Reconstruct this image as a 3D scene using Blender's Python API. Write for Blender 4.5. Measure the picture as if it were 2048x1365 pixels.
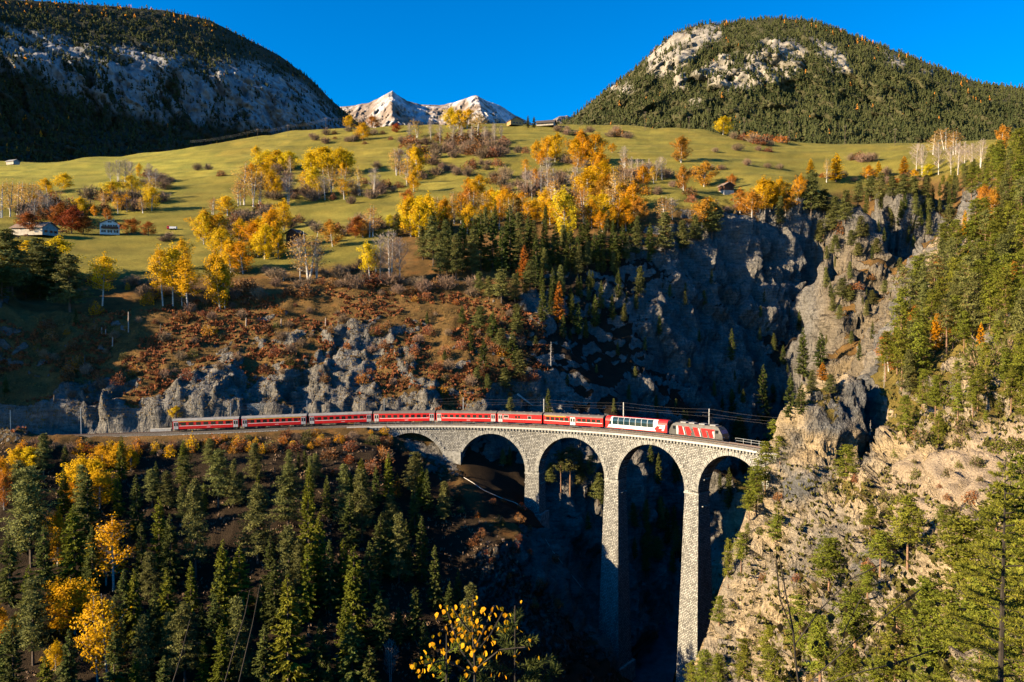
import bpy, math, random
import numpy as np
from mathutils import Vector, Matrix
from mathutils.bvhtree import BVHTree

for o in list(bpy.data.objects):
    bpy.data.objects.remove(o, do_unlink=True)
scene = bpy.context.scene
COL = scene.collection
R = math.radians
rng = np.random.default_rng(7)
random.seed(7)

# ------------------------------------------------------------------ camera
FPX, PITCH, CAMZ = 1600.0, 0.0382, 100.0
cam_d = bpy.data.cameras.new('camera')
cam_d.sensor_width = 36.0
cam_d.lens = FPX / 2048 * 36
cam_d.clip_start = 0.2
cam_d.clip_end = 30000
cam = bpy.data.objects.new('camera', cam_d)
COL.objects.link(cam)
cam.location = (0, 0, CAMZ)
cam.rotation_euler = (math.pi / 2 - PITCH, 0, 0)
scene.camera = cam

# ------------------------------------------------------------------ sky, sun, exposure
SUN_EL = R(21)                         # low sun from the left, a little behind the camera
SUN = Vector((math.cos(SUN_EL) * -0.945, math.cos(SUN_EL) * -0.327, math.sin(SUN_EL)))
world = bpy.data.worlds.new('World')
scene.world = world
world.use_nodes = True
wn, wl = world.node_tree.nodes, world.node_tree.links
wn.clear()
sky = wn.new('ShaderNodeTexSky')
sky.sky_type = 'NISHITA'
sky.sun_disc = False
sky.sun_elevation = SUN_EL
sky.sun_rotation = math.atan2(SUN.x, SUN.y)
sky.altitude = 1100
sky.air_density = 1.0
sky.dust_density = 0.25
sky.ozone_density = 3.0
hs = wn.new('ShaderNodeHueSaturation')
hs.inputs['Hue'].default_value = 0.508
hs.inputs['Saturation'].default_value = 1.6
bg = wn.new('ShaderNodeBackground')
bg.inputs['Strength'].default_value = 0.078
wo = wn.new('ShaderNodeOutputWorld')
wl.new(sky.outputs[0], hs.inputs['Color'])
wl.new(hs.outputs[0], bg.inputs[0])
wl.new(bg.outputs[0], wo.inputs[0])
sd = bpy.data.lights.new('sun', 'SUN')
sd.energy = 5.0
sd.angle = R(0.5)
sd.color = (1.0, 0.80, 0.52)
sun = bpy.data.objects.new('sun', sd)
COL.objects.link(sun)
sun.rotation_euler = SUN.to_track_quat('Z', 'Y').to_euler()
scene.view_settings.view_transform = 'Standard'
scene.view_settings.look = 'None'
scene.view_settings.exposure = 1.5
scene.view_settings.gamma = 1.0
scene.render.film_transparent = False
scene.cycles.max_bounces = 2
scene.cycles.diffuse_bounces = 0
scene.cycles.transparent_max_bounces = 4

# ------------------------------------------------------------------ pixel <-> world
CP, SP = math.cos(PITCH), math.sin(PITCH)
def ray(px, py):
    u, v = (px - 1024) / FPX, (682.5 - py) / FPX
    return np.array([u, CP + v * SP, -SP + v * CP])
def at(px, py, Y):
    d = ray(px, py)
    d = d * (Y / d[1])
    return np.array([d[0], d[1], CAMZ + d[2]])
def project(P):
    P = np.asarray(P, float)
    x, y, z = P[..., 0], P[..., 1], P[..., 2] - CAMZ
    d = np.maximum(y * CP - z * SP, 0.05)
    return 1024 + FPX * x / d, 682.5 - FPX * (y * SP + z * CP) / d

# ------------------------------------------------------------------ numeric helpers
def hash3(i, j, k, s):
    n = (i * 374761393 + j * 668265263 + k * 1274126177 + s * 974711) & 0xFFFFFFFF
    n = ((n ^ (n >> 13)) * 1103515245) & 0xFFFFFFFF
    n = ((n ^ (n >> 16)) * 2246822519) & 0xFFFFFFFF
    return ((n ^ (n >> 15)) & 0xFFFFFF) / float(0xFFFFFF)
def vnoise(p, s=0):
    f = np.floor(p)
    i = f.astype(np.int64)
    t = p - f
    t = t * t * (3 - 2 * t)
    out = 0
    for a in (0, 1):
        wa = t[:, 0] if a else 1 - t[:, 0]
        for b in (0, 1):
            wb = t[:, 1] if b else 1 - t[:, 1]
            for c in (0, 1):
                wc = t[:, 2] if c else 1 - t[:, 2]
                out = out + wa * wb * wc * hash3(i[:, 0] + a, i[:, 1] + b, i[:, 2] + c, s)
    return out * 2 - 1
def fbm(p, scale, oct=4, s=0, ridged=False, gain=0.5):
    p = p / scale
    amp, tot, out = 1.0, 0.0, 0
    for o in range(oct):
        n = vnoise(p, s + o)
        out = out + amp * ((1 - 2 * np.abs(n)) if ridged else n)
        tot += amp
        amp *= gain
        p = p * 2.03 + 17.3
    return out / tot
def smooth(a, b, x):
    t = np.clip((x - a) / (b - a), 0, 1)
    return t * t * (3 - 2 * t)
def in_poly(px, py, poly):
    poly = np.asarray(poly, float)
    ins = np.zeros(np.shape(px), bool)
    n = len(poly)
    for a in range(n):
        x1, y1 = poly[a]
        x2, y2 = poly[(a + 1) % n]
        c = ((y1 > py) != (y2 > py)) & (px < (x2 - x1) * (py - y1) / (y2 - y1 + 1e-9) + x1)
        ins ^= c
    return ins
def soft_poly(px, py, poly, w):
    """1 inside, fading to 0 over w pixels."""
    poly = np.asarray(poly, float)
    d = np.full(np.shape(px), 1e9)
    n = len(poly)
    for a in range(n):
        p, q = poly[a], poly[(a + 1) % n]
        e = q - p
        t = np.clip(((px - p[0]) * e[0] + (py - p[1]) * e[1]) / (e @ e), 0, 1)
        d = np.minimum(d, np.hypot(px - p[0] - t * e[0], py - p[1] - t * e[1]))
    ins = in_poly(px, py, poly)
    return np.clip(0.5 + np.where(ins, d, -d) / (2 * w), 0, 1)

# ------------------------------------------------------------------ object helpers
def tag(o, label=None, cat=None, group=None, kind=None):
    if label: o['label'] = label
    if cat: o['category'] = cat
    if group: o['group'] = group
    if kind: o['kind'] = kind
    return o
def empty(name, loc=(0, 0, 0), rz=0.0):
    o = bpy.data.objects.new(name, None)
    o.empty_display_size = 0.2
    COL.objects.link(o)
    o.location = loc
    o.rotation_euler = (0, 0, rz)
    return o
def mesh_np(name, V, F, mats=None, smooth_faces=False, mi=None):
    """V (n,3), F list of (m,k) arrays or one array."""
    if not isinstance(F, (list, tuple)):
        F = [F]
    F = [np.asarray(f, np.int32) for f in F if len(f)]
    me = bpy.data.meshes.new(name)
    me.vertices.add(len(V))
    me.vertices.foreach_set('co', np.ascontiguousarray(V, np.float32).ravel())
    nl = sum(f.size for f in F)
    npoly = sum(len(f) for f in F)
    me.loops.add(nl)
    me.loops.foreach_set('vertex_index', np.concatenate([f.ravel() for f in F]))
    me.polygons.add(npoly)
    tot = np.concatenate([np.full(len(f), f.shape[1], np.int32) for f in F])
    st = np.concatenate([[0], np.cumsum(tot)[:-1]]).astype(np.int32)
    me.polygons.foreach_set('loop_start', st)
    me.polygons.foreach_set('loop_total', tot)
    if smooth_faces:
        me.polygons.foreach_set('use_smooth', np.ones(npoly, bool))
    if mi is not None:
        me.polygons.foreach_set('material_index', np.asarray(mi, np.int32))
    for m in (mats if isinstance(mats, (list, tuple)) else [mats] if mats else []):
        me.materials.append(m)
    me.update(calc_edges=True)
    me.validate()
    return me
def add(name, me, parent=None, loc=None):
    o = bpy.data.objects.new(name, me)
    COL.objects.link(o)
    if parent is not None: o.parent = parent
    if loc is not None: o.location = loc
    return o
class MB:
    """Collects boxes, tubes and free polygons; build() links them as ONE mesh object."""
    def __init__(self):
        self.v, self.f = [], []
    def poly(self, pts):
        b = len(self.v)
        self.v += [tuple(p) for p in pts]
        self.f.append(tuple(range(b, b + len(pts))))
        return self
    def box(self, x0, x1, y0, y1, z0, z1):
        b = len(self.v)
        self.v += [(x0, y0, z0), (x1, y0, z0), (x1, y1, z0), (x0, y1, z0), (x0, y0, z1), (x1, y0, z1), (x1, y1, z1), (x0, y1, z1)]
        for q in ((0, 3, 2, 1), (4, 5, 6, 7), (0, 1, 5, 4), (1, 2, 6, 5), (2, 3, 7, 6), (3, 0, 4, 7)):
            self.f.append(tuple(b + i for i in q))
        return self
    def tube(self, pts, r, n=6, cap=True):
        pts = [Vector(p) for p in pts]
        rs = r if isinstance(r, (list, tuple)) else [r] * len(pts)
        b = len(self.v)
        for i, p in enumerate(pts):
            d = (pts[min(i + 1, len(pts) - 1)] - pts[max(i - 1, 0)]).normalized()
            a = d.orthogonal().normalized() if abs(d.z) > 0.95 else d.cross(Vector((0, 0, 1))).normalized()
            c = d.cross(a)
            for k in range(n):
                t = 2 * math.pi * k / n
                self.v.append(tuple(p + (a * math.cos(t) + c * math.sin(t)) * rs[i]))
        for i in range(len(pts) - 1):
            for k in range(n):
                k2 = (k + 1) % n
                self.f.append((b + i * n + k, b + i * n + k2, b + (i + 1) * n + k2, b + (i + 1) * n + k))
        if cap:
            self.f.append(tuple(b + k for k in reversed(range(n))))
            self.f.append(tuple(b + (len(pts) - 1) * n + k for k in range(n)))
        return self
    def prism(self, prof, x0, x1):
        """profile in (y, z), extruded along x."""
        n, b = len(prof), len(self.v)
        self.v += [(x0, y, z) for y, z in prof] + [(x1, y, z) for y, z in prof]
        for k in range(n):
            k2 = (k + 1) % n
            self.f.append((b + k, b + k2, b + n + k2, b + n + k))
        self.f.append(tuple(b + k for k in reversed(range(n))))
        self.f.append(tuple(b + n + k for k in range(n)))
        return self
    def mesh(self, name, mat):
        me = bpy.data.meshes.new(name)
        me.from_pydata(self.v, [], self.f)
        if mat: me.materials.append(mat)
        me.update()
        return me
    def build(self, name, mat, parent=None, loc=None):
        return add(name, self.mesh(name, mat), parent, loc)

# ------------------------------------------------------------------ materials
def nodes(name):
    m = bpy.data.materials.new(name)
    m.use_nodes = True
    nt = m.node_tree
    nt.nodes.clear()
    out = nt.nodes.new('ShaderNodeOutputMaterial')
    b = nt.nodes.new('ShaderNodeBsdfPrincipled')
    b.inputs['Specular IOR Level'].default_value = 0.2
    b.inputs['Roughness'].default_value = 0.85
    nt.links.new(b.outputs[0], out.inputs[0])
    return m, nt, b, out
def N(nt, t, **kw):
    n = nt.nodes.new(t)
    for k, v in kw.items():
        if k in n.inputs.keys() if hasattr(n.inputs, 'keys') else False:
            n.inputs[k].default_value = v
        else:
            setattr(n, k, v)
    return n
def mixrgb(nt, fac, a, b, mode='MIX'):
    n = nt.nodes.new('ShaderNodeMix')
    n.data_type = 'RGBA'
    n.blend_type = mode
    n.clamp_factor = True
    for sock, val in ((n.inputs[0], fac), (n.inputs[6], a), (n.inputs[7], b)):
        if isinstance(val, bpy.types.NodeSocket): nt.links.new(val, sock)
        elif isinstance(val, (int, float)): sock.default_value = val
        else: sock.default_value = (*val, 1)
    return n.outputs[2]
def ramp(nt, fac, stops):
    n = nt.nodes.new('ShaderNodeValToRGB')
    e = n.color_ramp.elements
    while len(e) < len(stops): e.new(0.5)
    for el, (p, c) in zip(e, stops):
        el.position = p
        el.color = (*c, 1) if not isinstance(c, (int, float)) else (c, c, c, 1)
    nt.links.new(fac, n.inputs[0])
    return n.outputs[0]
def noise(nt, scale, detail=4, rough=0.55, vec=None):
    n = nt.nodes.new('ShaderNodeTexNoise')
    n.inputs['Scale'].default_value = scale
    n.inputs['Detail'].default_value = detail
    n.inputs['Roughness'].default_value = rough
    if vec is not None: nt.links.new(vec, n.inputs['Vector'])
    return n.outputs[0]
def objcoord(nt): return nt.nodes.new('ShaderNodeTexCoord').outputs['Object']
def plain(name, col, rough=0.6, var=0.12, scale=6.0, spec=0.3, metal=0.0):
    m, nt, b, out = nodes(name)
    c = objcoord(nt)
    n = noise(nt, scale, 4, 0.6, c)
    lo = tuple(max(0, x * (1 - var * 1.6)) for x in col)
    hi = tuple(min(1, x * (1 + var)) for x in col)
    nt.links.new(ramp(nt, n, [(0.3, lo), (0.7, hi)]), b.inputs['Base Color'])
    b.inputs['Roughness'].default_value = rough
    b.inputs['Specular IOR Level'].default_value = spec
    b.inputs['Metallic'].default_value = metal
    return m
def leafmat(name, dark, light, trans=0.3, objvar=0.25):
    m, nt, b, out = nodes(name)
    c = objcoord(nt)
    n1 = noise(nt, 0.55, 2, 0.6, c)
    n2 = noise(nt, 4.0, 2, 0.6, c)
    f = nt.nodes.new('ShaderNodeMath'); f.operation = 'ADD'
    nt.links.new(n1, f.inputs[0]); nt.links.new(n2, f.inputs[1])
    g = nt.nodes.new('ShaderNodeMath'); g.operation = 'MULTIPLY'; g.inputs[1].default_value = 0.5
    nt.links.new(f.outputs[0], g.inputs[0])
    col = ramp(nt, g.outputs[0], [(0.36, dark), (0.62, light)])
    oi = nt.nodes.new('ShaderNodeObjectInfo')
    h = nt.nodes.new('ShaderNodeHueSaturation')
    mr = nt.nodes.new('ShaderNodeMapRange')
    mr.inputs[3].default_value = 1 - objvar; mr.inputs[4].default_value = 1 + objvar
    nt.links.new(oi.outputs['Random'], mr.inputs[0])
    nt.links.new(mr.outputs[0], h.inputs['Value'])
    mr2 = nt.nodes.new('ShaderNodeMapRange')
    mr2.inputs[3].default_value = 0.485; mr2.inputs[4].default_value = 0.515
    ml = nt.nodes.new('ShaderNodeMath'); ml.operation = 'MULTIPLY'; ml.inputs[1].default_value = 7.31
    fr = nt.nodes.new('ShaderNodeMath'); fr.operation = 'FRACT'
    nt.links.new(oi.outputs['Random'], ml.inputs[0]); nt.links.new(ml.outputs[0], fr.inputs[0])
    nt.links.new(fr.outputs[0], mr2.inputs[0]); nt.links.new(mr2.outputs[0], h.inputs['Hue'])
    nt.links.new(col, h.inputs['Color'])
    nt.links.new(h.outputs[0], b.inputs['Base Color'])
    b.inputs['Roughness'].default_value = 0.75
    b.inputs['Specular IOR Level'].default_value = 0.15
    if trans > 0:
        t = nt.nodes.new('ShaderNodeBsdfTranslucent')
        nt.links.new(h.outputs[0], t.inputs['Color'])
        mx = nt.nodes.new('ShaderNodeMixShader'); mx.inputs[0].default_value = trans
        nt.links.new(b.outputs[0], mx.inputs[1]); nt.links.new(t.outputs[0], mx.inputs[2])
        nt.links.new(mx.outputs[0], out.inputs[0])
    return m

M = {}
M['spruce'] = leafmat('spruce_needles', (0.036, 0.052, 0.010), (0.150, 0.168, 0.034), 0.2)
M['fresh'] = leafmat('fresh_green_needles', (0.060, 0.076, 0.007), (0.24, 0.235, 0.018), 0.25)
M['pine'] = leafmat('pine_needles', (0.062, 0.074, 0.018), (0.235, 0.228, 0.062), 0.22)
M['sunpine'] = leafmat('bright_pine_needles', (0.060, 0.082, 0.008), (0.27, 0.27, 0.028), 0.28)
M['yellow'] = leafmat('yellow_leaves', (0.68, 0.38, 0.006), (0.96, 0.63, 0.012), 0.42, 0.10)
M['lime'] = leafmat('lime_yellow_leaves', (0.55, 0.40, 0.012), (0.88, 0.64, 0.025), 0.42, 0.1)
M['gold'] = leafmat('golden_leaves', (0.56, 0.25, 0.005), (0.93, 0.48, 0.010), 0.42, 0.12)
M['pale'] = leafmat('pale_golden_leaves', (0.40, 0.22, 0.05), (0.74, 0.46, 0.11), 0.4, 0.15)
M['orange'] = leafmat('orange_leaves', (0.34, 0.11, 0.008), (0.66, 0.27, 0.03), 0.3, 0.2)
M['red'] = leafmat('red_leaves', (0.20, 0.04, 0.01), (0.50, 0.13, 0.02), 0.25, 0.25)
M['rust'] = leafmat('rust_leaves', (0.13, 0.045, 0.020), (0.38, 0.145, 0.045), 0.2, 0.35)
M['brown'] = leafmat('brown_twigs', (0.15, 0.088, 0.055), (0.36, 0.24, 0.15), 0.0, 0.25)
M['olive'] = leafmat('olive_leaves', (0.06, 0.06, 0.012), (0.18, 0.17, 0.04), 0.2, 0.3)
M['shadeleaf'] = leafmat('shade_darkened_olive_leaves', (0.022, 0.018, 0.005), (0.075, 0.055, 0.014), 0.1, 0.3)  # olive leaves with shade put into their colour, for the near right sapling
M['grass'] = leafmat('dry_grass_blades', (0.13, 0.085, 0.025), (0.36, 0.25, 0.07), 0.2, 0.2)
M['bark'] = plain('grey_brown_bark', (0.13, 0.095, 0.07), 0.9, 0.35, 3)
M['redbark'] = plain('reddish_pine_bark', (0.26, 0.15, 0.09), 0.9, 0.3, 3)
M['birch'] = plain('pale_birch_bark', (0.62, 0.56, 0.48), 0.85, 0.35, 2.5)
M['twig'] = plain('pale_grey_twigs', (0.40, 0.31, 0.25), 0.9, 0.25, 2)
M['deadwood'] = plain('bleached_dead_wood', (0.55, 0.50, 0.44), 0.9, 0.2, 2)
M['darkbark'] = plain('dark_stem_bark', (0.035, 0.028, 0.022), 0.9, 0.3, 8)  # very dark brown bark for the close stems

# ------------------------------------------------------------------ the railway line
TX0, TY0, TH0 = 49.76, 184.69, 2.1937
_S = np.arange(-60, 330, 0.25)
_K = np.where(_S < 75, 0.0091, np.where(_S < 120, 0.0101, -0.0017))
_i0 = int(np.argmin(abs(_S)))
_TH = np.cumsum(_K * 0.25); _TH = _TH - _TH[_i0] + TH0
_X = np.cumsum(np.cos(_TH) * 0.25); _Y = np.cumsum(np.sin(_TH) * 0.25)
_X += TX0 - _X[_i0]; _Y += TY0 - _Y[_i0]
def tr(s):
    """x, y, heading of the line at s metres left of the engine's nose."""
    return float(np.interp(s, _S, _X)), float(np.interp(s, _S, _Y)), float(np.interp(s, _S, _TH))
def zr(s): return 69.5 - 0.02 * s
def off(s, n, dz=0.0):
    """point n metres to the camera's side of the line, dz above the rail."""
    x, y, th = tr(s)
    return (x - math.sin(th) * n, y + math.cos(th) * n, zr(s) + dz)
PIERS = [8.4, 32.6, 56.8, 81.0]
SPAN_R, PIER_HALF, DECK_HALF = 10.1, 2.0, 2.15
# ------------------------------------------------------------------ terrain: control points (picture x, y, distance)
CTRL_PIX = [
 # slope above the line, left half
 (0,600,268),(120,625,262),(250,632,264),(400,612,276),(550,585,284),(700,562,292),(850,575,292),(960,585,290),
 (0,740,238),(200,745,240),(400,715,250),(600,700,256),(800,690,262),(950,690,264),(1050,660,272),(1080,760,258),(1000,780,248),
 (150,835,221),(330,830,226),(420,800,232),(600,790,240),(740,800,240),(860,810,240),(950,815,241),
 # meadow
 (0,520,300),(0,470,350),(0,400,450),(0,345,620),(0,326,740),(-300,520,300),(-300,400,430),(-300,340,700),
 (200,560,296),(220,470,380),(200,400,470),(200,335,640),(200,318,740),
 (400,545,302),(400,470,380),(400,400,460),(400,330,600),(400,295,740),
 (600,535,308),(600,450,400),(600,380,480),(600,300,640),(600,262,780),
 (800,500,330),(800,400,440),(800,320,560),(800,252,780),
 (1000,450,365),(1000,380,440),(1000,310,560),(1000,250,780),
 (1200,435,370),(1200,350,470),(1200,290,600),(1200,252,760),
 (1400,425,370),(1400,380,420),(1400,320,520),(1400,264,700),
 (1600,405,385),(1600,350,460),(1600,300,590),(1600,290,640),
 (1800,375,410),(1800,312,540),(1800,290,660),(1950,345,425),(2048,310,440),(2150,290,420),
 # gorge wall in the shade
 (1130,540,312),(1250,495,336),(1350,462,356),(1450,448,370),(1550,450,382),(1620,442,384),(1720,415,380),(1800,398,396),
 (1180,640,294),(1300,600,316),(1400,560,346),(1500,540,362),(1622,540,380),
 (1200,760,272),(1350,740,300),(1480,720,322),(1590,700,347),(1250,850,256),(1400,850,276),(1575,850,300),
 # lit buttress and the notch behind it
 (1650,470,352),(1700,540,322),(1745,520,330),(1680,640,306),(1720,680,302),(1660,740,294),(1690,820,280),(1760,600,318),
 (1655,600,322),(1652,760,296),(1628,650,362),
 (1835,500,418),(1860,430,425),
 # valley floor, banks under the viaduct
 (1290,1348,214),(1240,1345,214),(1180,1260,205),(1130,1165,206),(1078,1072,207),(1000,985,216),(925,965,212),(780,893,223),(820,925,222),(860,948,221),(905,972,214),(840,960,214),
 (1060,960,232),(1150,1000,238),(1200,1050,236),(1120,930,244),(1000,905,236),(1300,1120,240),(1300,960,252),(1420,1000,254),(1480,1180,226),
 (1000,1100,192),(900,1080,194),(980,1250,182),(1100,1240,192),(1160,1345,188),(900,1300,166),(760,1360,157),(1000,1365,170),
 # forest slope below the line
 (0,905,206),(300,905,210),(600,900,213),(735,905,213),(0,1100,180),(300,1100,181),(600,1100,183),(780,1100,186),
 (0,1365,151),(300,1365,153),(600,1365,155),(-300,905,205),(-300,1100,175),(-300,1365,145),
 # rock on the right
 (1578,880,160),(1546,1000,156),(1508,1120,151),(1470,1235,148),(1446,1330,143),
 (1600,960,150),(1600,842,157),(1640,782,160),(1690,748,163),(1735,790,160),(1730,900,152),(1620,1080,136),(1550,1180,138),(1530,1300,133),
 (1700,1010,136),(1800,950,130),(1850,860,136),(1950,800,122),(2048,880,98),(1700,1150,114),(1850,1100,97),(2000,1100,78),
 (1560,1345,110),(1700,1345,92),(1900,1345,64),(2048,1300,52),(2150,900,85),(2150,1200,55),
 # pine slope on the right
 (1770,735,176),(1790,660,190),(1830,580,205),(1850,680,178),(1880,500,226),(1940,420,250),(1990,360,268),(2048,315,290),
 (1960,560,190),(2048,480,190),(1980,690,150),(2048,660,138),(2150,400,190),(2150,600,130),(2250,300,230),
]
CTRL_XYZ = [
 (0,-30,108),(0,-3,98.6),(0,2,97.6),(0,6,94.5),(0,18,86),(0,40,70),(0,80,46),(0,120,26),(4,150,14),(-40,-3,98),(-40,30,72),(-45,80,42),(-50,110,27),
 (-120,20,75),(-110,80,40),(25,25,84),(25,60,62),(25,100,36),(22,130,18),(50,0,104),(50,25,91),(90,10,118),(90,50,104),
 (-20,150,16),(20,160,10),(24,178,4),(40,190,3),(36,205,1.5),(45,230,3),(62,255,8),(85,285,18),(110,310,30),(150,345,55),(185,390,80),(215,430,105),(60,200,14),
 (28,150,9),(30,140,13),(33,150,11),(33,140,14),(34,168,6),(48,178,12),(56,186,26),(66,182,46),(80,200,50),(95,220,58),(118,250,80),(140,290,100),(165,330,118),
 # the hill goes on to the left of the picture, casting its shade on the slope
 (-188,212,114),(-186,240,122),(-215,212,120),(-260,230,110),(-330,260,135),(-190,180,60),(-260,150,55),(-175,262,118),(-230,262,132),
 # behind the crest of the meadow
 (-900,700,210),(-600,1000,200),(-300,1050,240),(0,1100,255),(300,1050,240),(600,1000,225),(900,900,230),(-900,1500,190),(0,1600,190),(900,1500,190),
 (900,450,230),(500,350,220),(300,200,190),(300,60,160),(300,-60,170),(-400,0,90),(-700,350,120),(-300,-60,110),
]
def _rbf():
    P = np.array([at(*c) for c in CTRL_PIX] + [np.array(c, float) for c in CTRL_XYZ])
    XY, Z = P[:, :2], P[:, 2]
    d = np.hypot(XY[:, None, 0] - XY[None, :, 0], XY[:, None, 1] - XY[None, :, 1])
    d = np.sqrt(d * d + 1.0)
    n = len(P)
    A = np.zeros((n + 3, n + 3))
    A[:n, :n] = -d + np.eye(n) * 0.0
    A[:n, n] = 1; A[:n, n + 1:] = XY
    A[n:, :n] = A[:n, n:].T
    w = np.linalg.solve(A, np.concatenate([Z, [0, 0, 0]]))
    return XY, w
_CXY, _W = _rbf()
def base_height(x, y):
    x, y = np.asarray(x, float).ravel(), np.asarray(y, float).ravel()
    out = np.empty(len(x))
    n = len(_CXY)
    for a in range(0, len(x), 20000):
        xs, ys = x[a:a + 20000], y[a:a + 20000]
        d = np.sqrt((xs[:, None] - _CXY[None, :, 0]) ** 2 + (ys[:, None] - _CXY[None, :, 1]) ** 2 + 1.0)
        out[a:a + 20000] = -d @ _W[:n] + _W[n] + _W[n + 1] * xs + _W[n + 2] * ys
    # bench cut into the hillside for the line, left of the viaduct
    ss = _S[::4]; tx, ty, th = _X[::4], _Y[::4], _TH[::4]
    sel = np.where((x > -330) & (x < 0) & (y > 160) & (y < 270))[0]
    for a in range(0, len(sel), 20000):
        q = sel[a:a + 20000]
        d2 = (x[q][:, None] - tx[None]) ** 2 + (y[q][:, None] - ty[None]) ** 2
        k = np.argmin(d2, 1)
        lat = -np.sin(th[k]) * (x[q] - tx[k]) + np.cos(th[k]) * (y[q] - ty[k])      # + towards the camera
        s = ss[k]
        zt = 69.5 - 0.02 * s - 0.75
        w = smooth(6.2, 4.4, -lat) * np.where(lat > 0, smooth(7.5, 2.7, lat), 1) * smooth(100, 106, s)
        out[q] = out[q] * (1 - w) + zt * w
        # keep the hillside beside the cutting from burying the train
        lim = zt + 1.0 + np.maximum(np.abs(lat) - 4.5, 0) * 1.6
        c = (s > 93) & (s < 106) & (lat > -9) & (lat < 9)
        out[q] = np.where(c, np.minimum(out[q], zt - 1.2 + np.maximum(np.abs(lat) - 4, 0) * 1.2), out[q])
    return out

# ------------------------------------------------------------------ terrain mesh
az = np.radians(np.concatenate([np.arange(-48, -34, 0.5), np.arange(-34, 8, 0.17), np.arange(8, 34.5, 0.105), np.arange(34.5, 50, 0.5)]))
rr = np.concatenate([np.arange(-25, 6, 2.5), np.arange(6, 60, 1.6), np.arange(60, 118, 0.75), np.arange(118, 205, 0.6), np.arange(205, 275, 0.7),
                     np.arange(275, 400, 1.1), np.geomspace(400, 1000, 110), np.geomspace(1010, 1700, 14)])
RR, AZ = np.meshgrid(rr, az, indexing='ij')
gx, gy = (np.tan(AZ) * np.where(RR > 8, RR, 8 + 0.0 * RR)).ravel(), RR.ravel()
gz = base_height(gx, gy)
P0 = np.stack([gx, gy, gz], 1)
nr, na = RR.shape
def grid_normals(P):
    G = P.reshape(nr, na, 3)
    du = np.gradient(G, axis=0); dv = np.gradient(G, axis=1)
    n = np.cross(dv, du)
    n /= np.linalg.norm(n, axis=2, keepdims=True) + 1e-9
    n[n[..., 2] < 0] *= -1
    return n.reshape(-1, 3)
nrm0 = grid_normals(P0)
px0, py0 = project(P0)
slope0 = 1 - nrm0[:, 2]
near = smooth(460, 380, gy)
meadow = smooth(0.36, 0.22, slope0) * smooth(270, 310, gy) + smooth(400, 470, gy)
meadow = np.clip(meadow, 0, 1)
meadow *= 1 - soft_poly(px0, py0, [(1250,470),(1480,445),(1640,445),(1790,410),(1900,380),(2400,330),(2400,1500),(1100,1500),(1100,560)], 12) * (gy < 430)
rough = smooth(0.12, 0.36, slope0) * near
RIGHTROCK = [(1560,740),(1720,740),(1790,860),(1900,730),(2060,720),(2400,800),(2400,1500),(1300,1500),(1380,1200),(1500,960)]
rr_mask = soft_poly(px0, py0, RIGHTROCK, 14) * (gy < 172)
OUTCROPS = [[(-50,870),(60,850),(130,770),(200,760),(330,775),(420,735),(560,750),(650,750),(870,790),(890,835),(560,845),(330,862),(0,885)],
            [(420,690),(560,670),(720,640),(880,680),(900,790),(700,780),(560,760),(440,740)], [(980,590),(1100,590),(1100,660),(1010,650)], [(780,875),(930,880),(920,960),(840,940)]]
q = P0 @ np.array([0.80, -0.35, 0.48])
BED = np.stack([q * 1.5, P0 @ np.array([0.55, 0.2, -0.8]) * 0.55, P0 @ np.array([0.2, 0.9, 0.35]) * 0.7], 1)
n_out = fbm(BED, 15, 5, 41, gain=0.55) * 1.25
outcrop = np.zeros(len(gx))
for w_, q_ in zip((1.0, 0.8, 0.9, 0.8), OUTCROPS):
    thr = -0.48 if q_ is OUTCROPS[0] else -0.34
    outcrop = np.maximum(outcrop, w_ * soft_poly(px0, py0, q_, 12) * smooth(thr, thr + 0.42, n_out))
outcrop *= (gy > 205) & (gy < 320)
outcrop = np.maximum(outcrop, 0.9 * smooth(0.22, 0.5, n_out) * rough * (gy > 215))
rockness = np.clip(np.maximum(np.maximum(outcrop, rr_mask * (0.35 + 0.65 * smooth(-0.3, 0.1, n_out))), smooth(0.30, 0.45, slope0 + 0.10 * n_out) * near), 0, 1)
def facets(P, cell, seed):
    """angular blocks: every cell of a jittered grid is a tilted plane."""
    q = P / cell
    b = np.floor(q - 0.5).astype(np.int64)
    best = np.full(len(P), 1e9); out = np.zeros(len(P))
    for a in (0, 1):
        for c in (0, 1):
            for e in (0, 1):
                i, j, k = b[:, 0] + a, b[:, 1] + c, b[:, 2] + e
                h = [hash3(i, j, k, seed + m * 13) for m in range(6)]
                dx, dy, dz = q[:, 0] - i - h[0], q[:, 1] - j - h[1], q[:, 2] - k - h[2]
                d2 = dx * dx + dy * dy + dz * dz
                v = (h[3] - 0.5) * 1.3 + (h[4] - 0.5) * 1.6 * (dx + dy) + (h[5] - 0.5) * 1.6 * dz
                m_ = d2 < best
                best = np.where(m_, d2, best); out = np.where(m_, v, out)
    return out
hill = smooth(0.07, 0.16, slope0) * near * (gy > 150)
amp_big = 1.6 * rough + 3.6 * rr_mask * rough + 0.25 + 1.7 * hill
big = fbm(P0 * [1, 1, 0.75], 16, 4, 3, ridged=True)
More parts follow.
